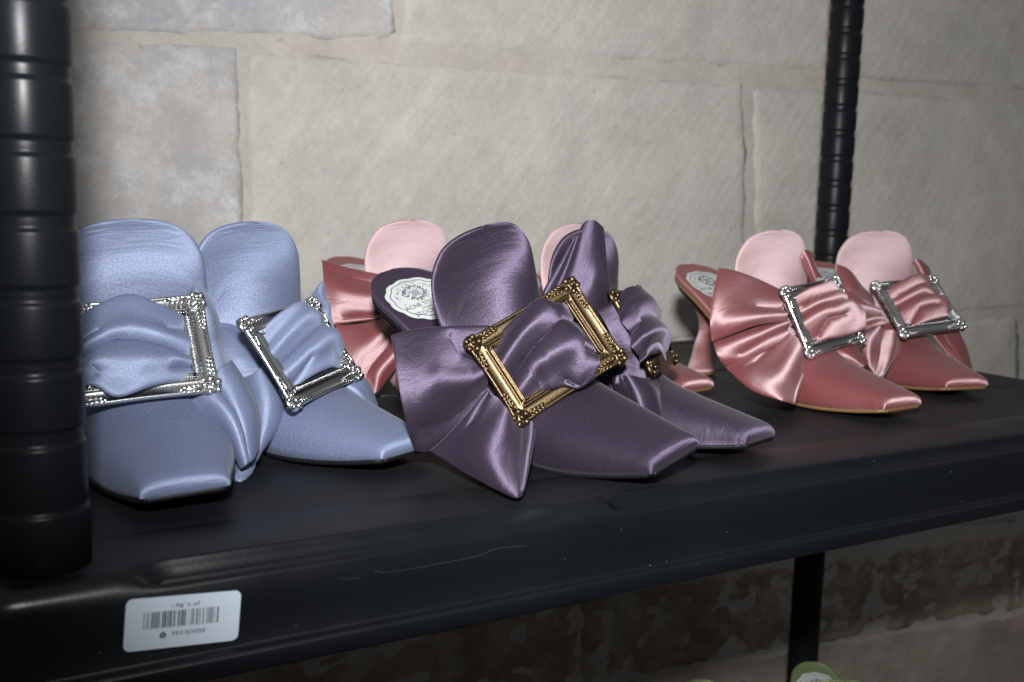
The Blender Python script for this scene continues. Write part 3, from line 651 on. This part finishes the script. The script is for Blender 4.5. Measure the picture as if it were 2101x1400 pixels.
# ------------------------------------------------------------------ shoes
def pose(x, y, z, yaw, roll): return Matrix.Translation((x, y, z)) @ Matrix.Rotation(math.radians(yaw), 4, 'Z') @ Matrix.Rotation(math.radians(roll), 4, 'X')
def shoe(label, group, M, mat, lin, solem, piping=None, tip=SOLE_TAN):
    s = empty('mule_shoe', label, 'shoe', group, M)
    shared('sole', 'sole', mk_sole, solem, s)
    shared('insole', 'insole', mk_insole, lin, s)
    hl = shared('heel', 'heel', mk_heel, mat, s); shared('tip', 'heel_tip', mk_heeltip, tip, hl)
    lb = shared('label', 'insole_label', mk_label, PAPER, s); shared('print', 'lettering', mk_print, INK, lb); shared('crest', 'crest', mk_crest, INK_GREY, lb)
    up = shared('upper', 'upper', mk_upper, mat, s)
    if mat is PINK and len(up.data.materials) == 1:                 # same satin on the tongue, its lit look put into a paler colour
        up.data.materials.append(PINK_LIT); nu_ = SUP.shape[1]; nf = (SUP.shape[0] - 1) * (nu_ - 1)
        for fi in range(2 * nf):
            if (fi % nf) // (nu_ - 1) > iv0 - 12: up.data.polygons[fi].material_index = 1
    shared('piping', 'edge_piping', mk_piping, piping or mat, up)
    st = shared('stitch', 'stitching', mk_stitch, {BLUE.name: THREAD_BLUE, PURPLE.name: THREAD_PURPLE}.get(mat.name, THREAD_PINK), up); st['kind'] = 'stuff'
    return s
def mat4(O, M): return Matrix([[M[0][0], M[0][1], M[0][2], O[0]], [M[1][0], M[1][1], M[1][2], O[1]], [M[2][0], M[2][1], M[2][2], O[2]], [0, 0, 0, 1]])
BK = {'U1': ([0.3032, 0.497, 0.0616], [[0.8779, -0.3792, -0.2922], [-0.0876, 0.4728, -0.8768], [0.4707, 0.7954, 0.3819]]),
      'B1': ([0.0792, 0.5557, 0.0649], [[0.9984, -0.0451, -0.033], [-0.005, 0.5149, -0.8572], [0.0557, 0.856, 0.5139]]),
      'B2': ([0.1768, 0.5746, 0.0565], [[0.7641, -0.4102, 0.4979], [0.6395, 0.3808, -0.6678], [0.0843, 0.8287, 0.5533]]),
      'P1': ([0.6105, 0.569, 0.0649], [[0.9819, -0.1568, 0.1064], [0.1647, 0.4286, -0.8883], [0.0937, 0.8898, 0.4467]]),
      'P2': ([0.7568, 0.5926, 0.0663], [[0.9951, -0.0119, -0.0984], [-0.0672, 0.6482, -0.7585], [0.0728, 0.7614, 0.6442]])}
for key_, s_ in (('U1', .034), ('B1', .022), ('B2', .026), ('P1', .018), ('P2', .014)):      # lift each frame clear of the bow beneath it
    O_, M_ = BK[key_]; BK[key_] = ([o + (c - o) * s_ for o, c in zip(O_, (0, 0, CAMH))], M_)
GR_P, GR_U, GR_B, GR_G = 'pink satin mules on the shelf', 'pair of purple silk mules', 'pair of blue silk mules', 'green mules on the shelf below'
POSES = {'P1': pose(.585, .686, .001, -88.5, 1), 'P2': pose(.771, .716, .001, -105, 1), 'U1': pose(.2835, .6148, .006, -77.5, 14), 'U2': pose(.336, .634, .001, -68, -2),
         'B1': pose(.090, .677, .002, -91, 3), 'B2': pose(.123, .690, .001, -66.2, 1), 'Q1': pose(.297, .809, .002, -79.2, 0), 'Q2': pose(.439, .789, .002, -76.2, 0)}
SH = {}
SH['B1'] = shoe('blue silk mule next to the thick left post, square toe facing forward', GR_B, POSES['B1'], BLUE, BLUE_LIN, SOLE_BLACK, tip=SOLE_BLACK)
SH['B2'] = shoe('blue silk mule between the other blue one and the purple pair', GR_B, POSES['B2'], BLUE, BLUE_LIN, SOLE_BLACK, tip=SOLE_BLACK)
SH['U1'] = shoe('dark purple silk mule in front with large gold picture-frame buckle facing out', GR_U, POSES['U1'], PURPLE, PURPLE_LIN, SOLE_BLACK, PURPLE_LIN, SOLE_BLACK)
SH['U2'] = shoe('purple silk mule half hidden behind its twin, gold buckle seen edge-on', GR_U, POSES['U2'], PURPLE, PURPLE_LIN, SOLE_BLACK, PURPLE_LIN, SOLE_BLACK)
SH['P1'] = shoe('pink satin mule in the right pair, the nearer one with heel and insole showing', GR_P, POSES['P1'], PINK, PINK_LIN, SOLE_TAN)
SH['P2'] = shoe('rightmost pink satin mule, in front of the far ribbed post', GR_P, POSES['P2'], PINK, PINK_LIN, SOLE_TAN)
SH['Q1'] = shoe('pink satin mule behind the purple pair, its left bow loop beside the blue shoe', GR_P, POSES['Q1'], PINK, PINK_LIN, SOLE_TAN)
SH['Q2'] = shoe('pink satin mule mostly hidden behind the purple shoes, only tongue and toe showing', GR_P, POSES['Q2'], PINK, PINK_LIN, SOLE_TAN)
for key in BK: build_buckle(SH[key], POSES[key].inverted() @ mat4(*BK[key]), GOLD if key == 'U1' else SILVER)
def plane(key): O, M = BK[key]; return np.array(O), np.array(M)[:, 2]
def bow(key, name, rows, mat, **kw):
    O, n = plane(key) if key in BK else (None, None)
    P = [[at(p[0], p[1], p[2] / 100) if len(p) == 3 else at_plane(p[0], p[1], O, n, p[3] / 1000) for p in r] for r in rows]
    return fabric_patch(name, P, mat, SH[key], POSES[key].inverted(), **kw)
def K(*pts): return [(a, b, 0, c) for a, b, c in pts]       # points given by their height (mm) over the buckle plane

# ---- front purple shoe
bow('U1', 'bow_loop', [[(802, 688, 53.0), (815, 762, 52.2), (832, 850, 52.0), (856, 928, 53.2)],
                       [(860, 675, 54.3), (868, 755, 53.0), (876, 838, 52.6), (884, 926, 53.8)],
                       [(935, 668, 56.2), (930, 742, 55.0), (930, 812, 54.2), (938, 888, 54.9)],
                       [(1010, 668, 58.6), (1000, 725, 57.6), (1000, 770, 57.0), (1010, 826, 57.2)]], PURPLE, swap=True, seed=1, T=.004,
    folds=[(((.10, .62), (.30, .75), (.45, 1)), .10, -.0045), (((.45, .45), (.62, .8), (.60, 1)), .10, .004), (((.80, .15), (.85, .6), (.8, 1)), .10, -.003), (((.95, .1), (.93, .5), (.95, 1)), .05, .003)])
bow('U1', 'bow_tail', [[(1000, 800, 57.0), (1022, 822, 56.8), (1050, 848, 56.8), (1100, 845, 57.4)],
                       [(960, 850, 55.0), (1000, 878, 54.2), (1048, 900, 53.8), (1098, 888, 55.4)],
                       [(918, 892, 54.0), (975, 932, 52.0), (1040, 955, 51.2), (1090, 940, 52.6)],
                       [(882, 926, 53.6), (962, 974, 51.6), (1050, 1021, 48.4), (1074, 1014, 48.9)]], PURPLE, ramp=-1, swap=True, seed=2, T=.004,
    folds=[(((.52, 0), (.50, .4), (.42, .8)), .12, .006, .2), (((.82, 0), (.84, 1)), .06, -.004), (((.93, 0), (.95, 1)), .05, .003), (((.12, 0), (.10, 1)), .10, -.003)])
bow('U1', 'bow_tail', [[(1180, 486, 65.0), (1197, 456, 65.8), (1218, 452, 66.0), (1236, 468, 66.2)],
                       [(1148, 540, 63.0), (1178, 535, 63.4), (1215, 532, 63.8), (1245, 532, 64.4)],
                       [(1112, 604, 60.8), (1155, 605, 61.0), (1205, 602, 61.6), (1254, 600, 62.4)],
                       [(1118, 650, 60.4), (1150, 645, 60.2), (1200, 662, 60.6), (1248, 668, 62.4)]], PURPLE, ramp=0, swap=True, seed=3, T=.004,
    folds=[(((.14, 1), (.16, 0)), .05, -.0030), (((.26, 1), (.30, 0)), .05, -.0035), (((.72, 1), (.75, .62)), .14, .004)])
bow('U1', 'bow_loop', [[(1225, 640, 60.8), (1252, 690, 60.4), (1270, 740, 60.4), (1262, 790, 60.4)],
                       [(1262, 620, 61.4), (1290, 680, 61.2), (1302, 740, 61.0), (1295, 800, 61.0)],
                       [(1285, 622, 63.4), (1318, 690, 63.4), (1328, 750, 63.2), (1325, 812, 63.0)]], PURPLE, swap=True, seed=4, T=.003, folds=[(((.5, 0), (.5, 1)), .1, .002)])
bow('U1', 'bow_knot', [K((998, 708, -2), (1062, 648, 5.5), (1100, 620, 7), (1140, 628, 6), (1166, 612, -2)),
                       K((1022, 745, -2), (1075, 690, 7.5), (1120, 672, 10.5), (1160, 668, 8), (1200, 672, -2)),
                       K((1050, 787, -2), (1097, 746, 7), (1142, 735, 11), (1185, 730, 9), (1228, 728, 2)),
                       K((1080, 832, -3), (1112, 808, 3), (1150, 798, 6), (1182, 802, 6.5), (1214, 782, 5.5))], PURPLE, ramp=0, seed=5, T=.003,
    folds=[(((0, .62), (.35, .48), (.7, .28), (1, .22)), .07, -.0042), (((0, .4), (.3, .28), (.55, .12)), .09, .003), (((.05, .8), (.4, .66), (.75, .5)), .10, .003), (((.84, .60), (.95, .63)), .08, -.007), (((.25, 1), (.12, .55)), .05, -.003), (((.38, 1), (.25, .6)), .05, .0025), (((.55, .93), (.8, .98)), .05, -.003)])
# ---- rear purple shoe
U2O = np.array([0.4000, 0.4960, 0.0560]); 
def frame_from(tl, tr, bl):
    e1 = tr - tl; e1 /= np.linalg.norm(e1); e2 = tl - bl; e2 -= e1 * e1.dot(e2); e2 /= np.linalg.norm(e2); return np.array([e1, e2, np.cross(e1, e2)]).T
tl, bl, tr = at(1254, 612, .612), at(1316, 764, .590), at(1302, 603, .672)
M_ = frame_from(tl, tr, bl); U2O = tl + M_[:, 0] * BA - M_[:, 1] * BB
BK['U2'] = (U2O.tolist(), M_.tolist()); build_buckle(SH['U2'], POSES['U2'].inverted() @ mat4(*BK['U2']), GOLD)
bow('U2', 'bow_knot', [[(1262, 625, 61.0), (1285, 592, 61.5), (1318, 592, 62.5), (1345, 625, 65.5)],
                       [(1280, 665, 60.2), (1310, 640, 59.6), (1345, 640, 61.5), (1360, 668, 65.0)],
                       [(1298, 705, 59.6), (1325, 685, 58.8), (1355, 680, 60.8), (1372, 700, 64.2)],
                       [(1312, 745, 59.2), (1335, 728, 58.8), (1355, 720, 60.6), (1368, 742, 63.8)]], PURPLE, ramp=0, seed=6, T=.003,
    folds=[(((0, .5), (.5, .42), (1, .35)), .07, -.004), (((0, .28), (.5, .2), (1, .1)), .08, .003), (((0, .72), (.5, .66), (1, .6)), .09, .0035), (((0, .9), (.6, .85), (1, .9)), .06, -.003)])
bow('U2', 'bow_tail', [[(1255, 770, 60.8), (1290, 770, 60.2), (1320, 775, 60.8), (1345, 775, 62)],
                       [(1262, 805, 60.8), (1300, 800, 59.6), (1338, 800, 60.2), (1358, 812, 62)],
                       [(1275, 840, 60.8), (1310, 835, 59.4), (1348, 838, 60.0), (1364, 848, 61.8)],
                       [(1290, 880, 60.8), (1320, 880, 59.4), (1350, 878, 60.0), (1362, 878, 61.4)]], PURPLE, ramp=-1, swap=True, seed=7, T=.003, folds=[(((.2, 0), (.3, 1)), .12, -.002)])
# ---- blue shoe by the post
bow('B1', 'bow_knot', [K((120, 680, -2), (190, 640, 6), (262, 618, 8), (330, 640, 7), (388, 652, -2)),
                       K((120, 730, -2), (190, 690, 7), (262, 680, 9), (330, 688, 9), (398, 690, -3)),
                       K((120, 775, -2), (190, 745, 8), (262, 738, 10), (330, 742, 9), (408, 742, -3)),
                       K((130, 800, -3), (190, 800, 5), (240, 826, 7), (320, 800, 7), (412, 775, -3))], BLUE, ramp=0, seed=8, T=.003,
    folds=[(((0, .60), (.4, .50), (.8, .56), (1, .62)), .05, -.0045), (((.1, .45), (.5, .36), (.9, .42)), .08, .0028), (((.2, .72), (.6, .72)), .10, .003), (((.80, .30), (1, .20)), .07, -.004), (((.82, .80), (.98, .72)), .05, -.0035), (((.86, .68), (1, .62)), .05, .003), (((.15, .38), (.28, .36)), .05, -.004), (((.3, .85), (.2, .7)), .05, -.0025)])
bow('B1', 'bow_loop', [[(360, 640, 54.0), (380, 690, 53.8), (400, 740, 53.6), (410, 780, 53.4)],
                       [(385, 605, 54.8), (415, 670, 54.0), (430, 720, 53.8), (445, 765, 53.6)],
                       [(400, 585, 55.5), (432, 650, 55.2), (447, 705, 55.0), (458, 752, 54.6)],
                       [(408, 575, 56.6), (440, 640, 56.6), (455, 700, 56.4), (468, 755, 56.0)]], BLUE, swap=True, seed=9, T=.003, folds=[(((0, .5), (1, .55)), .1, .002)])
bow('B1', 'bow_tail', [[(385, 828, 53.0), (420, 798, 52.8), (452, 760, 53.6), (474, 738, 55)],
                       [(425, 856, 52.4), (455, 835, 51.8), (486, 800, 52.8), (506, 782, 54.4)],
                       [(460, 898, 52.2), (482, 882, 51.4), (510, 860, 52.2), (532, 842, 54.0)],
                       [(495, 962, 51.6), (505, 955, 51.4), (518, 945, 51.8), (528, 930, 53.0)]], BLUE, ramp=-1, swap=True, seed=10, T=.004,
    folds=[(((.45, 0), (.5, 1)), .07, -.0045), (((.75, 0), (.72, 1)), .14, .003)])
bow('B1', 'bow_tail', [[(452, 880, 54.4), (470, 890, 53.8), (490, 900, 53.8), (520, 880, 54.6)],
                       [(453, 915, 54.2), (470, 930, 53.4), (492, 935, 53.2), (525, 915, 54.4)],
                       [(458, 940, 54.2), (474, 960, 53.2), (498, 965, 52.8), (528, 935, 54.0)],
                       [(478, 978, 52.6), (486, 990, 51.6), (504, 984, 51.8), (520, 962, 53.0)]], BLUE, ramp=-1, swap=True, seed=11, T=.003, folds=[(((.5, 0), (.5, 1)), .1, -.003)])
# ---- second blue shoe
bow('B2', 'bow_knot', [K((520, 690, -2), (560, 652, 6), (600, 630, 8), (640, 634, 3)),
                       K((545, 725, -2), (590, 688, 8), (630, 672, 10), (672, 680, 3)),
                       K((568, 765, -2), (615, 730, 9), (655, 712, 10), (692, 716, 5)),
                       K((590, 806, -3), (625, 782, 5), (660, 766, 7), (692, 762, 4))], BLUE, ramp=0, seed=12, T=.003,
    folds=[(((0, .62), (.4, .52), (.75, .38), (1, .34)), .06, -.0045), (((0, .4), (.4, .28), (.8, .2)), .09, .003), (((0, .8), (.4, .7), (.8, .58)), .10, .003), (((.1, .95), (.3, .78)), .05, -.003), (((.7, .8), (1, .86)), .05, -.002)])
bow('B2', 'bow_loop', [[(436, 640, 58.6), (446, 690, 58.0), (462, 740, 57.6), (478, 785, 57.2)],
                       [(462, 634, 59.6), (480, 682, 58.4), (500, 735, 57.8), (512, 775, 57.6)],
                       [(500, 645, 60.4), (520, 690, 59.0), (540, 735, 58.6), (550, 765, 58.4)]], BLUE, swap=True, seed=13, T=.004, folds=[(((.2, 0), (.4, 1)), .12, -.002)])
bow('B2', 'bow_tail', [[(478, 788, 57.4), (512, 772, 57.0), (545, 758, 57.6), (568, 790, 58.0)],
                       [(490, 830, 56.4), (525, 822, 55.6), (560, 815, 56.0), (588, 830, 57.2)],
                       [(500, 880, 55.4), (525, 885, 54.6), (555, 870, 55.0), (582, 858, 56.6)],
                       [(508, 955, 53.4), (520, 955, 53.0), (532, 935, 53.8), (545, 912, 55.6)]], BLUE, ramp=-1, swap=True, seed=14, T=.004,
    folds=[(((.06, 0), (.2, 1)), .07, -.003), (((.6, 0), (.62, .8)), .2, .0025)])
bow('B2', 'bow_loop', [[(636, 612, 62.6), (648, 645, 62.0), (662, 680, 61.6), (672, 712, 61.4)],
                       [(650, 590, 63.0), (664, 630, 62.2), (678, 668, 62.0), (688, 705, 61.6)],
                       [(662, 576, 63.8), (674, 620, 63.4), (684, 660, 63.2), (692, 700, 62.8)]], BLUE, swap=True, seed=15, T=.003, folds=[(((.4, 0), (.4, 1)), .1, .002)])
bow('B2', 'bow_tail', [[(685, 800, 60.8), (705, 790, 60.8), (725, 780, 61.0), (742, 770, 61.8)],
                       [(720, 822, 61.0), (735, 812, 60.8), (748, 802, 61.2), (758, 795, 62.0)],
                       [(758, 850, 62.0), (768, 848, 62.0), (776, 845, 62.2), (784, 862, 62.6)]], BLUE, ramp=-1, swap=True, seed=16, T=.003, folds=[(((.4, 0), (.4, 1)), .14, .002)])
# ---- right pink pair
bow('P1', 'bow_loop', [[(1474, 550, 75.4), (1462, 600, 74.0), (1458, 655, 73.2), (1462, 702, 73.4)],
                       [(1512, 558, 76.2), (1502, 604, 75.0), (1498, 645, 74.0), (1500, 686, 73.8)],
                       [(1560, 575, 77.8), (1552, 612, 76.4), (1550, 642, 75.6), (1552, 668, 75.2)],
                       [(1608, 600, 79.2), (1606, 622, 78.2), (1608, 642, 77.8), (1612, 660, 77.4)]], PINK, swap=True, seed=17, T=.004,
    folds=[(((.50, .70), (.52, 1)), .12, -.004), (((.84, .1), (.80, .6), (.78, 1)), .16, .006)])
bow('P1', 'bow_loop', [[(1462, 690, 74.6), (1466, 715, 74.0), (1476, 738, 73.8), (1490, 756, 74.2)],
                       [(1505, 676, 75.4), (1510, 702, 74.6), (1518, 726, 74.4), (1528, 744, 74.6)],
                       [(1556, 660, 76.6), (1560, 682, 76.0), (1566, 702, 75.6), (1572, 720, 75.6)],
                       [(1610, 650, 78.4), (1614, 664, 78.0), (1618, 676, 77.8), (1622, 690, 77.6)]], PINK, swap=True, seed=27, T=.004,
    folds=[(((.30, .1), (.40, .6), (.34, 1)), .16, .0042), (((.66, .35), (.58, .7), (.62, 1)), .10, -.0045)])
bow('P1', 'bow_tail', [[(1612, 672, 77.8), (1625, 690, 77.4), (1642, 712, 77.4), (1664, 730, 78.0)],
                       [(1565, 712, 75.6), (1590, 735, 74.8), (1620, 752, 74.6), (1655, 758, 76.0)],
                       [(1520, 742, 74.4), (1555, 770, 72.8), (1598, 790, 72.2), (1642, 795, 73.6)],
                       [(1489, 756, 74.0), (1540, 800, 71.6), (1600, 824, 70.0), (1632, 828, 70.4)]], PINK, ramp=-1, swap=True, seed=18, T=.004,
    folds=[(((.12, 0), (.10, .7)), .09, -.004), (((.62, 0), (.66, 1)), .18, .0055), (((.92, 0), (.94, 1)), .05, -.003)])
bow('P1', 'bow_loop', [[(1640, 528, 82.0), (1652, 512, 82), (1662, 520, 82.6)],
                       [(1655, 560, 81.8), (1664, 540, 81.4), (1676, 548, 82.6)],
                       [(1668, 590, 81.6), (1676, 572, 81.2), (1688, 570, 82.6)]], PINK, swap=True, seed=19, T=.003, folds=[(((.5, 0), (.5, 1)), .1, -.002)])
bow('P1', 'bow_tail', [[(1690, 690, 80.0), (1715, 682, 80.6), (1745, 676, 81.2)],
                       [(1710, 722, 79.0), (1730, 712, 79.2), (1752, 703, 80.2)],
                       [(1735, 738, 78.6), (1752, 728, 78.6), (1766, 722, 80.0)],
                       [(1768, 756, 78.6), (1775, 752, 78.6), (1780, 745, 79.6)]], PINK, ramp=-1, swap=True, seed=20, T=.004, folds=[(((.5, 0), (.5, 1)), .12, -.004)])
bow('P1', 'bow_knot', [K((1612, 622, -2), (1645, 598, 5), (1678, 586, 7), (1708, 578, 2), (1722, 590, -2)),
                       K((1626, 648, -2), (1660, 628, 7), (1695, 618, 10), (1728, 612, 7), (1738, 622, 2)),
                       K((1640, 680, -2), (1672, 658, 7), (1705, 650, 11), (1738, 640, 8), (1756, 640, 6)),
                       K((1660, 712, -3), (1682, 702, 4), (1708, 698, 7), (1740, 690, 7), (1762, 680, 6))], PINK, ramp=0, seed=21, T=.003,
    folds=[(((0, .48), (.4, .44), (.75, .40), (1, .36)), .06, -.006), (((.15, .26), (.5, .2), (.75, .16)), .10, -.0032), (((.2, .9), (.33, .72), (.55, .72)), .07, -.004)])
bow('P2', 'bow_loop', [[(1714, 543, 86.4), (1716, 600, 85.4), (1735, 650, 84.6), (1750, 690, 84.4)],
                       [(1740, 556, 87.0), (1748, 605, 85.6), (1760, 648, 85.0), (1772, 682, 84.8)],
                       [(1768, 585, 87.8), (1776, 618, 86.8), (1784, 648, 86.2), (1794, 672, 85.8)],
                       [(1790, 604, 89.0), (1800, 628, 88.0), (1806, 650, 87.6), (1812, 668, 87.2)]], PINK, swap=True, seed=22, T=.004,
    folds=[(((.3, .2), (.35, 1)), .1, -.004), (((.5, 0), (.5, 1)), .07, .004), (((.66, 0), (.62, 1)), .05, -.005), (((.82, 0), (.75, 1)), .07, .004)])
bow('P2', 'bow_tail', [[(1796, 668, 87.0), (1810, 672, 86.8), (1828, 682, 86.8), (1852, 698, 87.4)],
                       [(1772, 690, 85.0), (1796, 705, 84.4), (1822, 715, 84.6), (1846, 718, 86.0)],
                       [(1768, 716, 83.6), (1790, 735, 82.6), (1815, 745, 82.4), (1832, 744, 83.6)],
                       [(1775, 745, 82.2), (1788, 762, 80.6), (1800, 774, 79.2), (1812, 770, 79.8)]], PINK, ramp=-1, swap=True, seed=23, T=.004,
    folds=[(((.2, 0), (.2, 1)), .1, .003), (((.45, 0), (.5, 1)), .08, -.003), (((.7, 0), (.75, 1)), .1, .004)])
bow('P2', 'bow_loop', [[(1872, 538, 91.5), (1885, 532, 91.5), (1902, 548, 92.4)],
                       [(1885, 560, 91.0), (1896, 556, 90.8), (1910, 568, 92.4)],
                       [(1898, 585, 90.8), (1908, 580, 90.8), (1920, 590, 92.2)]], PINK, swap=True, seed=24, T=.004, folds=[(((.5, 0), (.5, 1)), .1, -.003)])
bow('P2', 'bow_tail', [[(1895, 655, 89.8), (1925, 650, 90.2), (1962, 648, 91.0)],
                       [(1912, 688, 88.6), (1938, 684, 88.8), (1968, 682, 90.0)],
                       [(1938, 722, 87.6), (1958, 716, 87.6), (1982, 715, 89.2)],
                       [(1975, 762, 86.6), (1985, 755, 86.6), (1995, 768, 87.6)]], PINK, ramp=-1, swap=True, seed=25, T=.004, folds=[(((.55, 0), (.5, 1)), .12, -.004)])
bow('P2', 'bow_knot', [K((1806, 602, -2), (1840, 585, 6), (1875, 572, 8), (1905, 574, 2), (1918, 590, -2)),
                       K((1820, 625, -2), (1855, 612, 8), (1888, 602, 10), (1920, 605, 3), (1930, 615, -1)),
                       K((1834, 650, -2), (1866, 640, 8), (1898, 632, 10), (1932, 628, 6), (1938, 640, 2)),
                       K((1850, 675, -3), (1874, 672, 4), (1900, 666, 6), (1928, 658, 5), (1940, 652, 2))], PINK, ramp=0, seed=26, T=.003,
    folds=[(((0, .50), (.4, .46), (.75, .42), (1, .38)), .06, -.006), (((.15, .26), (.5, .2), (.75, .16)), .10, -.0032), (((.2, .92), (.33, .74), (.55, .72)), .07, -.004)])
# ---- the pink pair behind wears the same bow as the nearer right pink shoe
src = [o for o in sorted(SH['P1'].children, key=lambda o: o.name) if o.name.split('.')[0] in ('bow_loop', 'bow_tail', 'bow_knot', 'buckle')]
bow('Q1', 'bow_loop', [[(660, 534, 74.5), (664, 580, 73.5), (672, 625, 73), (684, 668, 73)],
                       [(700, 545, 75), (705, 585, 74), (715, 625, 73.5), (722, 662, 73.5)],
                       [(750, 556, 75.8), (755, 592, 75), (765, 628, 74.6), (775, 655, 74.5)],
                       [(800, 566, 76.6), (808, 595, 76.2), (815, 625, 76), (820, 650, 76)]], PINK, swap=True, seed=31, T=.004,
    folds=[(((.45, .3), (.5, 1)), .12, .004), (((.9, .2), (.85, 1)), .09, -.005), (((.15, .1), (.2, 1)), .10, -.003)])
bow('Q1', 'bow_tail', [[(812, 632, 76), (825, 650, 75.8), (840, 670, 75.8), (855, 690, 76.2)],
                       [(765, 660, 74.4), (790, 695, 73.6), (815, 715, 73.4), (835, 725, 74.6)],
                       [(715, 668, 73.4), (745, 735, 72.4), (775, 760, 72), (800, 770, 72.8)],
                       [(686, 668, 73), (722, 762, 72), (765, 806, 72), (780, 800, 72.4)]], PINK, ramp=-1, swap=True, seed=32, T=.004,
    folds=[(((.2, 0), (.25, 1)), .1, .004), (((.45, 0), (.5, 1)), .1, -.004), (((.75, 0), (.8, 1)), .12, .004)])
for key in ('Q1', 'Q2'):
    for q, o in enumerate(src):
        if key == 'Q1' and q < 3 and o.name.startswith(('bow_loop', 'bow_tail')): continue
        c_ = o.copy(); link(c_, SH[key]); c_.matrix_local = o.matrix_local.copy()
        for g in o.children:
            d_ = g.copy(); link(d_, c_); d_.matrix_local = g.matrix_local.copy()
# ---- green shoes standing on the shelf below
for (gx, gy, yaw, lbl) in ((.794, .712, -122, 'green mule heel rising from the shelf below, in front of the far post'), (.655, .735, -122, 'green mule heel barely showing below the shelf, left of the other green one')):
    shoe(lbl, GR_G, pose(gx, gy, -.4455, yaw, 0), GREEN, GREEN, SOLE_TAN)

scene.render.resolution_x, scene.render.resolution_y = 1024, 682
